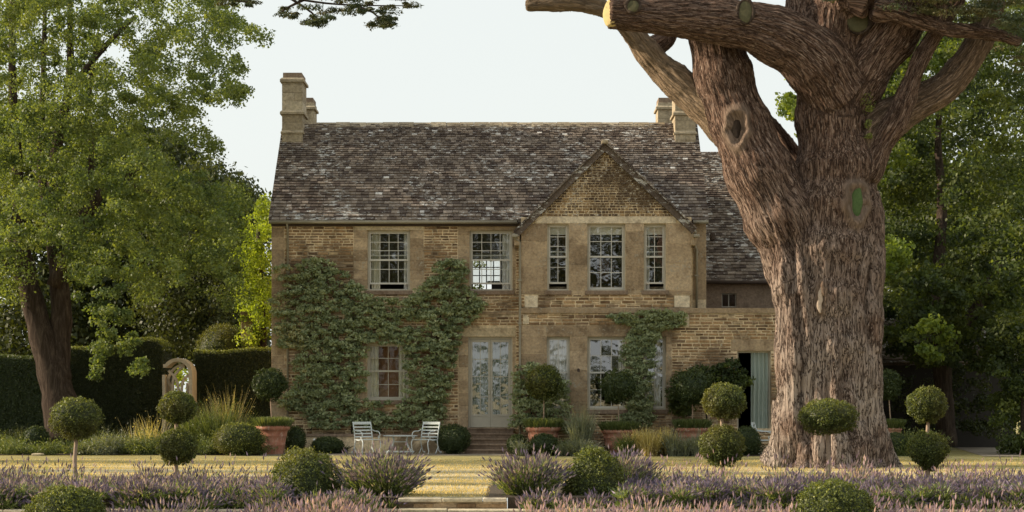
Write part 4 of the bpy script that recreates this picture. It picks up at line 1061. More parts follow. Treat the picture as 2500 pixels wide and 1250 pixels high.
tree('oak_tree', 'bright yellow green tree glimpsed on both sides of the upper cedar stem',
     [crown_pts([(1885,140),(1945,125),(2010,200),(2010,400),(1930,300),(1905,270),(1880,245),(1915,215),(1930,195),(1905,165)], 34, 130, 64, 67, .24, .8),
      crown_pts([(1925,330),(1960,330),(1960,400),(1930,395)], 6, 80, 64, 67, .2, .8),
      crown_pts([(2110,160),(2230,90),(2330,60),(2330,200),(2260,300),(2200,420),(2110,430)], 70, 110, 62, 66, .4, .8, droop=.3),
      crown_pts([(2150,560),(2210,580),(2200,690),(2150,700)], 16, 110, 58, 60, .3, .8, droop=.4), crown_pts([(2250,780),(2330,800),(2290,870),(2235,868)], 10, 110, 57.5, 58.5, .24, .8, droop=.5)], M['oak'],
     [[(2040, 1090, 65, 20), (2040, 600, 65, 16), (2060, 300, 65, 8)]], .13)
tree('evergreen_shrub', 'tall leafy evergreen hanging to the ground at the right edge of the lawn', [crown_pts([(2430,780),(2560,760),(2560,1110),(2455,1112),(2440,1040),(2430,980)], 60, 130, 57, 59, .3, .9, droop=.2)], M['chestnut'], [[(2500,1100,58,10),(2500,900,58,7)]], .1, cat='shrub')
# trees beyond the house on the right horizon, dark backdrop
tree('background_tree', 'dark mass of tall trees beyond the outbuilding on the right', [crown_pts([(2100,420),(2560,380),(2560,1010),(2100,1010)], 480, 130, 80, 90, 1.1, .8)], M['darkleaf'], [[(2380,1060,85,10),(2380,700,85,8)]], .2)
# outbuilding in the shade behind the cedar
ob = empty('outbuilding', (X(2280, 66), 66, 0), 'low dark outbuilding with stone tiled roof in deep shade right of the cedar trunk', 'building')
m = MB(); m.box(X(2140, 66), X(2475, 66), 66, 69, 0, Z(885, 66)); m.build('wall', M['darkthing'], ob)  # near-black wall: its deep shade is put into the colour
m = MB(); slab(m, X(2130, 66)-.1, X(2480, 66), 65.8, Z(885, 66), 67.8, Z(885, 66)+1.6); om = m.build('roof', M['roof'], ob)
roof_tiles(X(2130, 66)-.1, X(2480, 66), 65.8, Z(885, 66), 67.8, Z(885, 66)+1.6, om, singles=0)
# things the windows mirror: cedars and a far tree belt behind the camera
tree('cedar_tree', 'broad flat tiered cedar behind the viewpoint, mirrored in the upper windows', [(lambda n, z0, r: ((lambda C: ((C[:, None]+ico(n*160).reshape(n, 160, 3)*np.array([1.6, 1.6, .42])).reshape(-1, 3), ico(n*160), rng.uniform(0, 1, n*160)))(np.stack([rng.uniform(-r, r, n)-1, rng.uniform(-38, -20, n), z0+rng.normal(0, .3, n)], 1))))(60, z, r) for z, r in ((8.4, 17), (9.6, 19), (10.9, 18), (12.3, 17), (13.8, 15), (15.5, 12))], M['cedarleaf'], [], .30, base=(-9, -30, -.65))
m = MB(); m.tube([(-9, -30, -.65), (-9.2, -30, 5), (-9, -29, 14)], [.9, .7, .2], 12); m.build('trunk', M['trunkdark'], COL.objects['cedar_tree.001'], True)
n = 260; C = np.stack([rng.uniform(-160, 160, n), rng.uniform(-190, -150, n), rng.uniform(0, 6, n)], 1); d = ico(n*60)
tag(quads_obj('far_wood', leaves((C[:, None]+d.reshape(n, 60, 3)*np.array([6, 4, 3.])).reshape(-1, 3), 1.3, d, .5), rng.uniform(0, 1, n*60), M['darkleaf']), 'distant belt of trees beyond the garden behind the viewpoint', 'wood', kind='stuff')

# ------------------------------------------------------------------ hedges
def hedge(label, x0, x1, y0, y1, ztop, parentloc, mat, n, leaf=.05, hump=None):
    t = empty('yew_hedge', ((x0+x1)/2, (y0+y1)/2, 0), label, 'hedge', 'clipped yew hedges')
    def top(x):
        z = ztop+.05*np.sin(x*2.1)
        if hump is not None: z = z+hump[2]*np.exp(-((x-hump[0])/hump[1])**4)
        return z
    k = int(n*.62); a = rng.uniform(x0, x1, k); P1 = np.stack([a, y0+rng.normal(0, .035, k), rng.uniform(0, 1, k)*top(a)], 1); N1 = np.tile((0, -1., 0), (k, 1))
    k2 = int(n*.26); b = rng.uniform(x0, x1, k2); P2 = np.stack([b, rng.uniform(y0, y1, k2), top(b)+rng.normal(0, .03, k2)], 1); N2 = np.tile((0, 0, 1.), (k2, 1))
    k3 = n-k-k2; sx = rng.choice([x0, x1], k3); P3 = np.stack([sx+rng.normal(0, .03, k3), rng.uniform(y0, y1, k3), rng.uniform(0, ztop, k3)], 1); N3 = np.tile((1., 0, 0), (k3, 1))
    V = leaves(np.concatenate([P1, P2, P3]), leaf, np.concatenate([N1, N2, N3]), .6, .5)
    q = []; xs = np.linspace(x0+.05, x1-.05, 14)
    for i in range(13):
        a, b = xs[i], xs[i+1]; ta, tb = float(top(a))-.07, float(top(b))-.07
        q += [(a, y0+.08, 0), (b, y0+.08, 0), (b, y0+.08, tb), (a, y0+.08, ta), (a, y0+.08, ta), (b, y0+.08, tb), (b, y1-.08, tb), (a, y1-.08, ta)]
    for xx in (x0+.05, x1-.05): q += [(xx, y0+.08, 0), (xx, y1-.08, 0), (xx, y1-.08, ztop-.07), (xx, y0+.08, ztop-.07)]
    q += [(x0, y1-.05, 0), (x1, y1-.05, 0), (x1, y1-.05, ztop-.07), (x0, y1-.05, ztop-.07)]
    V = np.concatenate([V, np.array(q)]); T = np.concatenate([rng.beta(2, 2, k)*.8, rng.uniform(.8, 1, k2), rng.beta(2, 2, k3)*.8, np.full(len(q)//4, .1)])  # top leaves toned pale, sunlight on the hedge put into colour
    quads_obj('foliage', V, T, mat, t); return t
YH = 64
hedge('long dark clipped hedge with humped top between leaning trunk and wooden arch', X(150, YH), X(398, YH), YH, YH+2.2, Z(852, YH), None, M['yew'], 26000, .06, (X(335, YH), .75, .35))
hedge('dark clipped hedge between wooden arch and the house', X(472, YH), X(668, YH), YH, YH+2, Z(855, YH), None, M['yew'], 20000, .06)
hedge('dark hedge at the far left edge, left of the leaning trunk', -20, X(112, 63), 63, 65, Z(868, 63), None, M['boxdark'], 22000, .07)
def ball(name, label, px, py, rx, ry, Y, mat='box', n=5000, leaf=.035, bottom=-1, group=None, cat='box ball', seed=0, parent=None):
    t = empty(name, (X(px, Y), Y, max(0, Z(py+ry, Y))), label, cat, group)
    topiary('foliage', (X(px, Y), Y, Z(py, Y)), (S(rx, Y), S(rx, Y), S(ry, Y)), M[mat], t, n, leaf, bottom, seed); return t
ball('clipped_dome', 'big green domed topiary rising behind the right hedge', 546, 862, 66, 68, 67, 'box', 9000, .05, -.9, cat='topiary', seed=3)
# stone gate pier behind the hedge
pr = empty('stone_pier', (X(601, 66.5), 66.5, 0), 'narrow brown stone pier standing behind the right hedge beside the domed topiary', 'pier')
z = 0
while z < Z(772, 66.5):
    m = MB(); m.box(X(590, 66.5), X(616, 66.5), 66.4, 66.8, z+.003, z+.297, random.random()); m.build('stone', M['ashlar'], pr, bevel=.01); z += .3
m = MB(); m.box(X(588, 66.5), X(618, 66.5), 66.36, 66.84, z, z+.08); m.build('capstone', M['oldstep'], pr)

# wooden arch
YA = 62.5
arch = empty('wooden_arch', (X(432, YA), YA, 0), 'curved bleached wooden arch with crossing inner ribs, between the two yew hedges', 'arch')
def band(pts, w, dep, y0, name):
    m = MB(); n = len(pts); L_ = []; 
    for i, p in enumerate(pts):
        q0 = pts[max(i-1, 0)]; q1 = pts[min(i+1, n-1)]; dx, dz = q1[0]-q0[0], q1[1]-q0[1]; l = math.hypot(dx, dz); nx, nz = -dz/l, dx/l
        L_.append(((p[0]+nx*w/2, p[1]+nz*w/2), (p[0]-nx*w/2, p[1]-nz*w/2)))
    for i in range(n-1):
        (a, b), (c, d) = L_[i], L_[i+1]
        m.quad((a[0], y0, a[1]), (b[0], y0, b[1]), (d[0], y0, d[1]), (c[0], y0, c[1])); m.quad((a[0], y0+dep, a[1]), (c[0], y0+dep, c[1]), (d[0], y0+dep, d[1]), (b[0], y0+dep, b[1]))
        m.quad((a[0], y0, a[1]), (c[0], y0, c[1]), (c[0], y0+dep, c[1]), (a[0], y0+dep, a[1])); m.quad((b[0], y0, b[1]), (b[0], y0+dep, b[1]), (d[0], y0+dep, d[1]), (d[0], y0, d[1]))
    m.quad(*[(L_[0][k][0], y, L_[0][k][1]) for k, y in ((0, y0), (0, y0+dep), (1, y0+dep), (1, y0))]); m.quad(*[(L_[-1][k][0], y, L_[-1][k][1]) for k, y in ((0, y0), (1, y0), (1, y0+dep), (0, y0+dep))])
    m.build(name, M['archwood'], arch)
def axz(px, py): return (X(px, YA), Z(py, YA))
R_ = 33
outer = [axz(398, 893)]+[axz(432+R_*math.cos(a), 913-R_*1.05*math.sin(a)) for a in np.linspace(R(145), 0, 18)]+[axz(465, 940), axz(465, 1000), axz(465, 1090)]
band(outer, .11, .9, YA, 'arch_rim')
band([axz(399, 915), axz(400, 960), axz(400, 1090)], .09, .9, YA, 'post'); band([axz(453, 935), axz(453, 1090)], .07, .1, YA+.3, 'post')
for cpts in ([(406, 925), (416, 905), (432, 893), (446, 889)], [(408, 905), (424, 922), (432, 950), (434, 1000)], [(446, 893), (430, 907), (419, 930), (416, 1000)], [(458, 915), (446, 926), (440, 945), (438, 1000)], [(402, 925), (412, 945), (416, 980)]):
    sp = smooth_path([np.array(c, float) for c in cpts], 4); band([axz(p[0], p[1]) for p in sp], .075, .12, YA+.3+random.uniform(-.1, .1), 'inner_rib')

# ------------------------------------------------------------------ wall climbers
poly = [(672,655),(720,645),(790,630),(832,655),(865,690),(905,712),(950,728),(1000,735),(1012,712),(1045,690),(1072,645),(1125,625),(1142,660),(1142,712),(1195,742),(1172,765),(1140,795),(1120,830),(1118,860),(1108,905),(1095,960),(1085,1000),(1078,1040),(960,1050),(880,1052),(765,1048),(742,1010),(688,992),(695,968),(735,930),(712,880),(735,850),(690,852),(664,820),(672,770),(662,735),(700,705),(680,680)]
p = poly_pts(poly, 2000); ok = ~((p[:, 0] > 897) & (p[:, 0] < 990) & (p[:, 1] > 842-.006*(np.abs(p[:, 0]-945)-48)) & (p[:, 1] < 982)) & ~((p[:, 0] > 892) & (p[:, 0] < 1006) & (p[:, 1] < 722)) & ~((p[:,0]>1128)&(p[:,1]>790)); p = p[ok]
p[:, 1] = p[:, 1]+3*np.sin(p[:, 1]/6.5+p[:, 0]/60)     # trained along horizontal wires, so the growth lies in tiers
def climb(name, label, p, per, rr, leaf, mat, Y=YM-.12, dep=.22, stems=(), cream=None):
    n = len(p); Yc = Y-rng.uniform(0, dep, n); C = np.stack([X(p[:, 0], YM), Yc, Z(p[:, 1], YM)], 1)
    r = rr*rng.uniform(.6, 1.4, n); d = ico(n*per).reshape(n, per, 3); off = d*rng.uniform(.3, 1, (n, per, 1))**.6*(np.stack([r*1.45, r*.75, r*.6], 1)[:, None])
    P = (C[:, None]+off).reshape(-1, 3); P[:, 1] = np.minimum(P[:, 1], Y+.08); T = np.repeat(rng.uniform(0, .45, n), per)+rng.uniform(0, .5, n*per)
    t = empty(name, (float(P[:, 0].mean()), Y, 0), label, 'climbing plant')
    mi = np.zeros(n*per)
    if cream is not None: mi = np.repeat(cream, per)*(rng.random(n*per) < .6)
    quads_obj('foliage', leaves(P, leaf, d.reshape(-1, 3)+np.array([0, -.5, .5]), .8, .5), T, [M[mat], M['cream']], t, mi)
    for s in stems:
        m = MB(); m.tube([(X(a, YM), Y+.02, Z(b, YM)) for a, b in s], [.03-.018*i/len(s) for i in range(len(s))], 6); m.build('stem', M['trunkdark'], t, True)
    return t
cream = ((p[:, 0] < 700+rng.normal(0, 22, len(p))) | ((p[:, 0] > 712) & (p[:, 0] < 745) & (p[:, 1] > 790) & (p[:, 1] < 870))).astype(float)
climb('wall_climber', 'large silvery green climber trained over the left half of the house wall', p, 30, .10, .10, 'silver', cream=cream, dep=.34,
      stems=[[(860, 1060), (855, 900), (850, 700)], [(1040, 1060), (1060, 850), (1100, 650)], [(760, 1050), (780, 900), (790, 660)], [(850, 900), (760, 880), (700, 820)], [(860, 780), (1000, 770), (1180, 750)]])
col = [(1520,840),(1545,800),(1480,785),(1478,775),(1560,765),(1600,760),(1668,768),(1664,795),(1620,808),(1595,830),(1590,850),(1585,900),(1582,960),(1590,1040),(1480,1040),(1530,1000),(1535,930),(1515,880)]
p2 = poly_pts(col, 480)
climb('wall_climber', 'narrow silvery climber growing up between the ground floor windows of the gable', p2, 34, .10, .09, 'silver', Y=YB-.1, dep=.2, stems=[[(1560, 1060), (1560, 900), (1570, 780)], [(1570, 790), (1490, 780)], [(1570, 800), (1660, 775)]])
p3 = poly_pts([(1255,900),(1285,885),(1330,900),(1380,930),(1385,1010),(1420,1060),(1250,1040),(1258,960)], 260)
climb('wall_climber', 'bushy dark grey green climber beside the french doors, behind a pot', p3, 34, .12, .09, 'silver', Y=YB-.15, dep=.3, stems=[[(1300, 1060), (1290, 920)]])
p4 = poly_pts([(1640,930),(1680,900),(1740,895),(1770,880),(1810,905),(1812,935),(1790,950),(1740,975),(1690,985),(1650,1020),(1632,1000),(1625,960)], 260)
climb('wall_climber', 'dark green leafy shrub against the rubble wall left of the curtained doorway', p4, 34, .14, .11, 'chestnut', Y=YB-.2, dep=.4, stems=[[(1720, 1060), (1710, 960), (1780, 900)]])

# ------------------------------------------------------------------ pots with standards
def pot(label, px, pyt, pyb, rt, rb, Y, ballspec=None, skirt=(0, 24), skirtmat='herb', mat='boxdark', glab=None):
    zt, zb = Z(pyt, Y), max(.01, Z(pyb, Y)); h = zt-zb; c = (X(px, Y), Y, zb); a, b = S(rt, Y), S(rb, Y)
    t = empty('terracotta_pot', c, label, 'plant pot', 'terracotta pots by the house')
    prof = [(0.001, 0), (b, 0), (b+.005, .02)]
    for f in (.30, .34, .345, .62, .66, .665, .80): prof.append((b+(a*.92-b)*f+(.012 if f in (.34, .66) else 0), h*f))
    prof += [(a*.93, h*.84), (a*.99, h*.87), (a, h*.93), (a, h), (a*.9, h), (a*.86, h*.9), (.001, h*.88)]
    m = MB(); m.lathe(prof, c, 36); m.build('pot', M['terracotta'], t, True)
    pl = empty('potted_plant', (c[0], c[1], zt), label.replace('terracotta pot', 'bushy underplanting'), 'plant')
    n = 2600; ang = rng.uniform(0, 2*np.pi, n); r = a*1.0*np.sqrt(rng.uniform(0, 1, n)); hh = S(skirt[1], Y)*rng.uniform(.5, 1.1, n)
    B = np.stack([c[0]+np.cos(ang)*r, c[1]+np.sin(ang)*r, np.full(n, zt-.03)], 1); Dr = unit(np.stack([np.cos(ang)*r/a*.5+rng.normal(0, .2, n), np.sin(ang)*r/a*.5+rng.normal(0, .2, n), np.ones(n)], 1))
    wv = unit(rng.normal(size=(n, 3))*np.array([1, 1, .1]))*.009
    Tp = B+Dr*hh[:, None]; V = np.stack([B-wv, B+wv, Tp+wv*.5, Tp-wv*.5], 1).reshape(-1, 3)
    quads_obj('foliage', V, rng.uniform(0, 1, n), M[skirtmat], pl)
    pl['label'] = glab
    if ballspec:
        bx, by, br, bry, bl_ = ballspec; tt = empty('standard_tree', (X(bx, Y), Y, zt), bl_, 'topiary', 'standard trees in pots')
        m = MB(); m.tube([(c[0], Y, zt-.05), ((c[0]+X(bx, Y))/2+.01, Y, (zt+Z(by+bry, Y))/2), (X(bx, Y), Y, Z(by, Y))], [.022, .018, .016], 8); m.build('trunk', M['stem'], tt, True)
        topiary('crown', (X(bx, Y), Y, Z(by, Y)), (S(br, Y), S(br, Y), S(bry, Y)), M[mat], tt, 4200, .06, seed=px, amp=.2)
YP = 58.2
pot('tall terracotta pot left of the metal chairs, in front of the house corner', 665, 1039, 1109, 43, 26, YP, (658, 938, 38, 36, 'small dark standard tree in front of the left house corner'), glab='low green shrublet filling the pot left of the metal chairs')
pot('terracotta pot right of the door steps, below the first window of the bay', 1326, 1042, 1112, 43, 30, 57.6, (1328, 935, 41, 40, 'standard tree with sunlit yellow green top right of the door'), mat='box', glab='low sunlit green planting in the pot right of the door steps')
pot('wide terracotta pot in front of the wide ground floor window', 1511, 1049, 1105, 43, 32, 57.6, (1508, 945, 40, 38, 'dark standard tree in front of the wide ground floor window'), glab='low green planting in the pot before the wide ground floor window')
pot('terracotta pot below the dark wall shrub, left of the curtained doorway', 1690, 1044, 1105, 40, 30, 57.8, (1690, 945, 48, 42, 'dark standard tree in front of the rubble wall left of the curtained doorway'), glab='low green planting in the pot below the dark wall shrub')
pot('terracotta pot half hidden behind the right side of the cedar trunk', 2176, 1044, 1090, 26, 20, 58, (2168, 940, 30, 34, 'dark standard tree just right of the cedar trunk'), glab='low green planting in the pot right of the cedar trunk')

G = 'clipped box balls along the house'
ball('box_ball', 'dark box ball between the tall terracotta pot and the metal chairs', 722, 1075, 24, 33, 58.8, 'boxdark', 2500, .04, group=G, seed=1)
ball('box_ball', 'large dark box ball between the metal chairs and the door steps', 1106, 1073, 42, 37, 58.5, 'boxdark', 4500, .04, group=G, seed=2)
ball('box_ball', 'small box ball just right of the door steps', 1263, 1086, 25, 25, 57.6, 'boxdark', 2200, .04, group=G, seed=3)
ball('box_ball', 'box ball in front of the terracotta pot right of the door', 1328, 1086, 35, 27, 56.8, 'boxdark', 3500, .04, group=G, seed=4)
ball('box_ball', 'dark box ball between the double topiary and the cedar trunk', 1822, 1078, 34, 36, 57, 'boxdark', 3500, .04, group=G, seed=5)
ball('box_ball', 'dark box ball at the right foot of the cedar trunk', 2186, 1085, 30, 29, 56.8, 'boxdark', 3000, .04, group=G, seed=6)
ball('box_ball', 'broad green box ball in the bed left of the tall terracotta pot', 583, 1074, 62, 42, 57.2, 'box', 6500, .04, group=G, seed=7)
ball('box_ball', 'dark box ball in the shaded bed near the left edge', 88, 1070, 32, 30, 59, 'boxdark', 2500, .045, group=G, seed=8)
ball('box_ball', 'low dark bush on the ledge left of the metal chairs', 800, 1088, 38, 22, 59.0, 'boxdark', 2500, .05, group=G, seed=9)

# free-standing topiaries in the lavender
YT = 37.0
G = 'lollipop topiaries in the lavender beds'
def lolly(label, balls, px, Y, mat='box', seed=0, tap=0):
    t = empty('lollipop_topiary', (X(px, Y), Y, 0), label, 'topiary', G)
    m = MB(); m.tube([(X(px, Y)+.012*math.sin(i*1.3+seed), Y, z) for i, z in enumerate(np.linspace(0, Z(balls[0][1], Y), 9))], [.045-.002*i for i in range(9)], 10); m.build('trunk', M['stem'], t, True)
    for k, (bx, by, rx, ry) in enumerate(balls):
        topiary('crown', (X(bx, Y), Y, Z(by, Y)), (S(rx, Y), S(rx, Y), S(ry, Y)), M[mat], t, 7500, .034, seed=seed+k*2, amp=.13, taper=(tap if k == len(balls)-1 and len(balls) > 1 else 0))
lolly('single round topiary on a tall stem, leftmost in the lavender', [(185, 1022, 60, 49)], 184, YT, seed=1)
lolly('double ball topiary on one stem in front of the wooden arch', [(433, 996, 44, 38), (434, 1091, 47, 42)], 431, 37.5, seed=2)
lolly('double ball topiary left of the cedar trunk, lit yellow green', [(1768, 980, 50, 43), (1763, 1088, 53, 47)], 1764, YT, seed=3)
lolly('flattened single topiary on a thin stem before the cedar trunk', [(2022, 1018, 69, 42)], 2022, YT, 'box', seed=4)
lolly('double topiary with tapering lower ball at the right of the cedar', [(2263, 988, 46, 41), (2266, 1100, 48, 46)], 2265, YT, seed=5, tap=.35)
G2 = 'clipped box domes in the lavender'
def dome(label, px, ptop, pbot, rx, Y, seed):
    t = empty('box_dome', (X(px, Y), Y, min(0, Z(pbot, Y))), label, 'topiary', G2); zc = Z(pbot, Y); ry = Z(ptop, Y)-zc
    topiary('foliage', (X(px, Y), Y, zc), (S(rx, Y), S(rx, Y), ry), M['box'], t, 15000, .036, -.12, seed, .12)
dome('box dome left of the lawn gap, between lavender bushes', 746, 1100, 1205, 88, 34.2, 1)
dome('box dome right of the lawn gap, lavender behind it', 1452, 1100, 1205, 74, 34.2, 2)
dome('box dome cropped by the bottom edge at the lower left', 163, 1190, 1262, 94, 31, 3)
dome('box dome cropped by the bottom edge at the lower right', 2035, 1176, 1262, 98, 31, 4)

# ------------------------------------------------------------------ lavender and planting
def stalks(B, Dr, Ln, hl=.085, hw=.020, sw=.004, bend=.15):
    n = len(B); Tp = B+Dr*Ln[:, None]; mid = B+Dr*(Ln*.5)[:, None]; mid[:, 2] += bend*.1
    side = unit(np.cross(Dr, rng.normal(size=(n, 3))))
    st1 = np.stack([B-side*sw, B+side*sw, mid+side*sw*.8, mid-side*sw*.8], 1); st2 = np.stack([mid-side*sw*.8, mid+side*sw*.8, Tp+side*sw*.5, Tp-side*sw*.5], 1)
    s2 = np.cross(Dr, side); hd = []
    for sd in (side, s2):
        m_ = Tp+Dr*hl*.4*rng.uniform(.7, 1.2, (n, 1)); hd.append(np.stack([Tp-Dr*.01, m_+sd*hw*.5, Tp+Dr*hl, m_-sd*hw*.5], 1))
    return np.concatenate([st1, st2]).reshape(-1, 3), np.concatenate(hd).reshape(-1, 3)
def lavender(centres, per, h, spread, head='lavhead', name='lavender', label='', cat='lavender', kind='stuff', group=None, base=None, leafn=4.0, hl=.10, hw=.030, zb=0, wind=(.35, 0)):
    centres = np.array(centres); n = len(centres)*per; C = np.repeat(centres, per, 0)
    ang = rng.uniform(0, 2*np.pi, n); q = np.sqrt(rng.uniform(0, 1, n)); el = q*spread
    hm = np.repeat(rng.uniform(.6, 1.2, len(centres)), per)
    Dr = unit(np.stack([np.cos(ang)*np.tan(el)+wind[0]*rng.uniform(0, 1, n), np.sin(ang)*np.tan(el), np.ones(n)], 1)+rng.normal(0, .13, (n, 3)))
    B = C+np.stack([np.cos(ang)*q*.12, np.sin(ang)*q*.12, np.zeros(n)], 1); B[:, 2] = zb
    Ln = h*hm*rng.uniform(.45, 1.12, n)*(1-.15*q)
    S1, H1 = stalks(B, Dr, Ln, hl, hw); bloom = np.tile(rng.random(n) < np.repeat(np.where(rng.random(len(centres)) < .35, .2, .95), per), 2); H1 = H1.reshape(-1, 4, 3)[bloom].reshape(-1, 3)
    # grey green cushion of leaves
    k = int(n*leafn); idx = rng.integers(0, n, k); f = rng.uniform(.1, .72, k); P = B[idx]+Dr[idx]*(Ln[idx]*f)[:, None]+rng.normal(0, .025, (k, 3))
    dd = unit(Dr[idx]+rng.normal(0, .3, (k, 3))); ll = rng.uniform(.04, .09, k)[:, None]; sd = unit(np.cross(dd, rng.normal(size=(k, 3))))*.012
    LV = np.stack([P-sd, P+sd, P+dd*ll+sd*.3, P+dd*ll-sd*.3], 1).reshape(-1, 3)
    V = np.concatenate([S1, LV, H1]); ns = (len(S1)+len(LV))//4; nh = len(H1)//4
    ct = np.repeat(rng.uniform(0, .4, len(centres)), per)
    T = np.concatenate([rng.uniform(0, 1, ns), np.tile(ct+rng.uniform(0, .6, n), 2)[bloom]]); mi = np.concatenate([np.zeros(ns), np.ones(nh)])
    if kind == 'stuff':
        o = quads_obj(name, V, T, [M['lavstem'], M[head]], None, mi); tag(o, label, cat, group, 'stuff')
    else:
        t = empty(name, (float(C[:, 0].mean()), float(C[:, 1].mean()), zb), label, cat, group); quads_obj('foliage', V, T, [M['lavstem'], M[head]], t, mi)
def strip(px0, px1, Y0, Y1, n):
    Y = rng.uniform(Y0, Y1, n); return np.stack([X(rng.uniform(px0, px1, n), Y), Y, np.zeros(n)], 1)
lavender(strip(-40, 670, 32.75, 36.0, 170), 66, .27, 1.15, label='low purple lavender filling the left bed behind the wall')
lavender(strip(-40, 640, 34.6, 37.2, 34), 22, .56, .6, label='taller wispy lavender spikes at the back of the left bed', leafn=.2)
lavender(strip(1490, 2540, 32.75, 36.2, 210), 66, .28, 1.15, label='low purple lavender filling the right bed under the topiaries', head='lavhead')
lavender(strip(1500, 2540, 34.6, 37.4, 60), 22, .56, .6, label='taller wispy lavender spikes at the back of the right bed', head='lavpink', leafn=.2)
def bush(px, Y, r, n): 
    a = rng.uniform(0, 6.28, n); q = r*np.sqrt(rng.uniform(0, 1, n)); return np.stack([X(px, Y)+np.cos(a)*q, Y+np.sin(a)*q, np.zeros(n)], 1)
lavender(strip(-40, 960, 32.72, 33.15, 46), 60, .30, 1.2, label='lavender spilling over the left retaining wall', zb=-.16)
lavender(strip(1290, 2540, 32.72, 33.15, 56), 60, .30, 1.2, label='lavender spilling over the right retaining wall', zb=-.16)
lavender(bush(925, 34.0, .32, 14), 150, .80, 1.05, name='lavender_bush', label='large round lavender bush left of the lawn gap, beside the box dome', cat='lavender bush', kind='thing', leafn=5, group='lavender bushes beside the steps')
lavender(bush(1290, 34.0, .22, 12), 150, .72, 1.0, name='lavender_bush', label='round pink lavender bush right of the lawn gap above the step', cat='lavender bush', kind='thing', leafn=5, group='lavender bushes beside the steps')
lavender(bush(1500, 35.2, .3, 9), 150, .66, .8, name='lavender_bush', label='lavender bush leaning out behind the right box dome', cat='lavender bush', kind='thing', leafn=1.4, group='lavender bushes beside the steps')
lavender(strip(640, 960, 30.6, 32.3, 34), 80, .62, .8, head='lavpink', label='pink lavender in front of the left retaining wall', zb=-.65, hl=.12, hw=.032)
lavender(strip(260, 700, 30.6, 32.3, 34), 80, .60, .8, head='lavhead', label='purple lavender at the bottom edge left of the pink lavender', zb=-.65, hl=.12, hw=.032)
lavender(strip(1290, 1960, 30.4, 32.3, 84), 70, .62, .8, head='lavpink', label='pink lavender along the bottom edge, right of the steps', zb=-.65, hl=.12, hw=.032)
lavender(strip(2080, 2540, 30.4, 32.3, 52), 72, .62, .8, head='lavpink', label='pink lavender in the bottom right corner', zb=-.65, hl=.12, hw=.032)
def herb(label, centres, per, h, mat, spread=.5, w=.008, name='perennial_plant', kind=None, cat='plant', group=None, lf=1):
    centres = np.array(centres); n = len(centres)*per; C = np.repeat(centres, per, 0); ang = rng.uniform(0, 6.28, n); q = np.sqrt(rng.uniform(0, 1, n))
    Dr = unit(np.stack([np.cos(ang)*np.tan(q*spread), np.sin(ang)*np.tan(q*spread), np.ones(n)], 1)+rng.normal(0, .08, (n, 3)))
    Ln = h*np.repeat(rng.uniform(.7, 1.2, len(centres)), per)*rng.uniform(.4, 1.05, n); sd = unit(np.cross(Dr, rng.normal(size=(n, 3))))*w
    B = C+np.stack([np.cos(ang)*q*.1, np.sin(ang)*q*.1, np.zeros(n)], 1); Mi = B+Dr*(Ln*.55)[:, None]; Tp = B+Dr*Ln[:, None]+np.stack([np.cos(ang)*q*.12, np.sin(ang)*q*.12, -.06*q], 1)
    V = np.concatenate([np.stack([B-sd, B+sd, Mi+sd, Mi-sd], 1), np.stack([Mi-sd, Mi+sd, Tp+sd*.25, Tp-sd*.25], 1)]).reshape(-1, 3)
    k = n*lf; idx = rng.integers(0, n, k); P = B[idx]+(Tp-B)[idx]*rng.uniform(.1, 1.0, (k, 1))+rng.normal(0, .05, (k, 3)); P[:, 2] = np.maximum(P[:, 2], .01); V = np.concatenate([V, leaves(P, .06, None, 0, .5)])
    T = np.concatenate([np.tile(rng.uniform(0, 1, n), 2), rng.uniform(0, 1, k)])
    if kind: o = quads_obj(name, V, T, M[mat]); tag(o, label, cat, group, kind)
    else:
        t = empty(name, (float(C[:, 0].mean()), float(C[:, 1].mean()), 0), label, cat, group); quads_obj('foliage', V, T, M[mat], t)
herb('mixed green planting in the shaded bed below the left hedges', strip(-20, 640, 57.4, 61, 130), 45, .62, 'herb', .8, .006, lf=6, name='ground_planting', kind='stuff', cat='planting')
herb('dark low planting in front of the hedge at the left', strip(-20, 640, 60, 63, 110), 40, .85, 'darkleaf', .9, .007, lf=7, name='ground_planting', kind='stuff', cat='planting')
herb('tall feathery ornamental grass in front of the right hedge', bush(520, 59.2, .75, 16), 180, 1.5, 'herb', .55, .007, name='ornamental_grass', cat='grass')
herb('pale seed heads of grass rising beside the wooden arch', bush(545, 60, .5, 6), 90, 1.85, 'straw', .35, .006, name='ornamental_grass', cat='grass')
herb('bright green bush beside the broad box ball in the left bed', bush(565, 58.8, .5, 9), 70, .95, 'herb', .7, .007, lf=6)
herb('pale yellow spiky perennial clump before the wide pot', bush(1588, 56.6, .55, 14), 110, .78, 'straw', .22, .011)
herb('green spiky perennial left of the pale yellow clump', bush(1528, 56.6, .18, 4), 120, .62, 'herb', .3, .011)
herb('silvery spiky perennials right of the pale yellow clump', bush(1672, 56.6, .55, 12), 100, .72, 'greygreen', .25, .010)
herb('tall silver plume plant between the first two pots right of the door', bush(1420, 57, .22, 7), 130, 1.35, 'greygreen', .2, .008)
herb('low grey green foliage under the silver plume plant', bush(1405, 56.5, .4, 10), 160, .5, 'greygreen', .7, .009)
herb('small silvery spikes at the right foot of the door steps', bush(1270, 56.6, .12, 3), 90, .5, 'greygreen', .25, .010)
herb('green leafy perennial beside the silver plume plant', bush(1375, 56.8, .25, 6), 60, .55, 'herb', .7, .007, lf=5)
herb('low dark planting between the pots in front of the gable bay', strip(1250, 1850, 57.3, 58.6, 60), 40, .55, 'darkleaf', .9, .007, lf=6, name='ground_planting', kind='stuff', cat='planting')
herb('leafy green bush right of the cedar trunk behind the double topiary', bush(2230, 57, .7, 14), 70, .75, 'herb', .9, .007, lf=6)
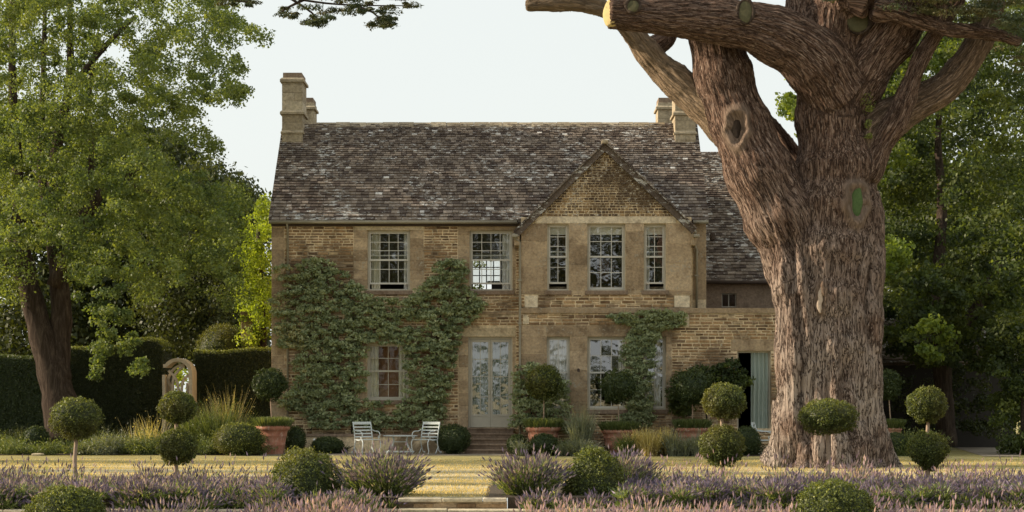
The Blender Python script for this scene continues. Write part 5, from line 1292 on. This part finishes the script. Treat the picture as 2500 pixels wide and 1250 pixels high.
herb('low herbs below the coping left of the chairs', strip(760, 850, 59.0, 59.3, 9), 90, .35, 'darkleaf', .7, .014, name='ground_planting', kind='stuff', cat='planting')
herb('pale flowered grey green clump in the shaded bed right of the leaning trunk', bush(290, 58.2, .5, 8), 60, .8, 'greygreen', .5, .006, lf=4)
herb('tall thin pale flower spikes in the bed left of the wooden arch', bush(355, 58.6, .5, 7), 26, 1.25, 'straw', .3, .006, lf=1)
herb('green bushy plant in the bed just left of the wooden arch', bush(385, 58.0, .5, 9), 60, .75, 'herb', .8, .006, lf=7)
herb('low silvery plants at the front of the left bed near the leaning trunk', bush(230, 57.8, .5, 8), 60, .45, 'greygreen', .8, .006, lf=5)
# grass blades over the near lawn
n = 70000; Y = 33.3+rng.uniform(0, 1, n)**1.2*20; x = X(rng.uniform(-60, 2560, n), Y); B = np.stack([x, Y, np.zeros(n)], 1)
ok = ~((Y < 37.6) & ((x < -1.85) | (x > -.4))); B = B[ok]; n = len(B)
d = unit(np.stack([rng.normal(0, .5, n), rng.normal(0, .5, n), np.ones(n)], 1))*rng.uniform(.02, .05, (n, 1)); sd = unit(np.cross(d, rng.normal(size=(n, 3))))*.005
tag(quads_obj('lawn_grass', np.stack([B-sd, B+sd, B+d+sd*.3, B+d-sd*.3], 1).reshape(-1, 3), rng.uniform(0, 1, n), M['grassblade']), 'short dry golden grass blades over the lawn', 'grass', kind='stuff')

# ------------------------------------------------------------------ garden furniture
def chair_proto(label):
    c = empty('garden_chair', (0, 0, 0), label, 'chair', 'metal garden chairs on the terrace'); m_ = M['chair']
    # local: faces -Y, width along X
    hw = .27
    for s in (-1, 1):
        m = MB(); m.tube([(s*hw, .22, .42), (s*hw, .26, .65), (s*hw, .33, .90)], .016, 8); m.build('back_stile', m_, c, True)
        m = MB(); m.tube([(s*hw, .28, .70), (s*hw, .18, .69), (s*hw, .06, .66), (s*hw, -.08, .665), (s*hw, -.18, .63), (s*hw, -.22, .56), (s*hw, -.20, .48), (s*hw, -.14, .46), (s*hw, -.12, .50), (s*hw, -.15, .53)], .013, 8); m.build('armrest', m_, c, True)
        m = MB(); m.tube([(s*hw, -.20, .42), (s*hw, -.25, .34), (s*hw, -.24, .22), (s*hw, -.20, .10), (s*hw, -.23, .01)], .015, 8); m.build('leg', m_, c, True)
        m = MB(); m.tube([(s*hw, .20, .42), (s*hw, .22, .28), (s*hw, .28, .12), (s*hw, .36, .03), (s*hw, .40, .035), (s*hw, .40, .07), (s*hw, .37, .07)], .015, 8); m.build('leg', m_, c, True)
        m = MB(); m.tube([(s*hw, .22, .42), (s*hw, 0, .40), (s*hw, -.21, .43)], .014, 8); m.build('seat_rail', m_, c, True)
        m = MB(); m.tube([(s*hw, .24, .2), (s*hw, .18, .1), (s*hw, .12, .02)], .012, 8); m.build('brace', m_, c, True)
    for i in range(5):
        z = .50+i*.093; y = .235+.09*((z-.45)/.45)**1.5; m = MB(); m.box(-hw, hw, y-.006, y+.006, z-.018, z+.018); m.build('back_slat', m_, c)
    m = MB(); m.box(-hw-.02, hw+.02, .322, .34, .885, .93); m.build('top_rail', m_, c, bevel=.005)
    for i in range(7):
        y = -.20+i*.062; z = .42-.012*math.sin(i/6*math.pi); m = MB(); m.box(-hw, hw, y-.024, y+.024, z, z+.012); m.build('seat_slat', m_, c)
    return c
ch = chair_proto('pale metal garden chair left of the small table, angled to the right')
ch.scale = (1.08, 1.08, 1.03); ch.location = (X(897, 58.0), 58.0, .006); ch.rotation_euler.z = R(32)
c2 = copy_tree(ch); c2.location = (X(1037, 58.0), 58.0, .006); c2.rotation_euler.z = R(-32); c2['label'] = 'pale metal garden chair right of the small table, angled to the left'
c3 = copy_tree(ch); c3.location = (X(1868, 57.6), 57.6, .006); c3.rotation_euler.z = R(75); c3['label'] = 'pale metal garden chair half hidden by the left foot of the cedar'
tb = empty('garden_table', (X(977, 58.3), 58.3, .006), 'low pale metal table between the two garden chairs', 'table'); cx, cy = X(977, 58.3), 58.3
zt_ = Z(1063, 58.3); m = MB(); m.lathe([(.001, zt_-.025), (.50, zt_-.025), (.52, zt_-.012), (.50, zt_), (.001, zt_)], (cx, cy, 0), 36); m.build('table_top', M['chair'], tb)
for s in (-1, 1):
    for q in (-1, 1):
        m = MB(); m.tube([(cx+s*.22, cy+q*.2, zt_-.03), (cx+s*.19, cy+q*.2, zt_-.12), (cx+s*.2, cy+q*.2, .35), (cx+s*.25, cy+q*.22, .2), (cx+s*.36, cy+q*.24, .07), (cx+s*.38, cy+q*.24, .01)], .015, 8); m.build('leg', M['chair'], tb, True)
for z, w, th in ((.08, .42, .018), (.37, .22, .008)):
    m = MB(); m.box(cx-w, cx+w, cy-.18, cy+.18, z-th, z+th); m.build('shelf' if z > .2 else 'base_bar', M['chair'], tb)
m = MB(); m.lathe([(.001, 0), (.035, .005), (.05, .04), (.035, .08), (.001, .09)], (X(767, 59.2), 59.2, .36), 16); o = m.build('garden_light', M['spot'], None, True); tag(o, 'tiny round white garden light on the plinth wall left of the chairs', 'light')
# flat pale stone on the left lawn edge
m = MB(); m.box(X(85, 57), X(108, 57), 56.6, 57.0, 0, .07); o = m.build('flat_stone', M['pale'], None, bevel=.02); tag(o, 'flat pale stone lying at the edge of the left bed', 'stone')
print('objects', len(bpy.data.objects), 'tris', sum(len(m.polygons) for m in bpy.data.meshes)*2)
tree('sunlit_tree', 'bright yellow green bush seen through the wooden arch', [crown_pts([(398,915),(466,905),(470,1040),(398,1040)], 26, 120, 66, 68, .3, .9)], M['bright'], [], .08, cat='bush')

tree('dark_shrub', 'dark leafy shrubs against the shaded outbuilding at the right', [crown_pts([(2150,930),(2280,900),(2440,880),(2470,1050),(2330,1060),(2150,1060)], 46, 110, 63.5, 65.5, .34, .8)], M['darkleaf'], [], .10, cat='shrub')
tree('background_tree', 'green branches seen through the upper room, beyond the rear window', [crown_pts([(1140,560),(1235,560),(1225,640),(1180,655),(1140,640)], 16, 70, 77, 79, .3, .7), crown_pts([(1150,700),(1180,690),(1190,760),(1150,760)], 6, 70, 77, 79, .25, .8)], M['lime'], [], .12)
# three slender trees left of the picture whose shadows band the lawn
for k, (yy, rr_, ht) in enumerate(((53.0, 1.5, 15), (47.0, .7, 15), (43.9, .5, 14), (41.0, .4, 13))):
    n = int(120*rr_+60); C = np.stack([-32+rng.normal(0, rr_*.4, n), yy+rng.uniform(-rr_, rr_, n), rng.uniform(1.5, ht, n)], 1); d = ico(n*70)
    t = empty('poplar_tree', (-32, yy, 0), ['widest slender tree left of the garden, level with the leaning trunk', 'tall slender tree left of the garden, next to the widest one', 'thin tree left of the garden, level with the middle of the lawn', 'thinnest tree left of the garden, nearest the lavender beds'][k], 'tree', 'slender trees beyond the left edge')
    quads_obj('crown', leaves((C[:, None]+d.reshape(n, 70, 3)*np.array([.6, .35, .7])).reshape(-1, 3), .16, d, .5), rng.uniform(0, 1, n*70), M['lime'], t)
    m = MB(); m.tube([(-32, yy, 0), (-32.1, yy, ht*.5), (-32, yy, ht)], [.2, .14, .04], 8); m.build('trunk', M['trunkdark'], t, True)
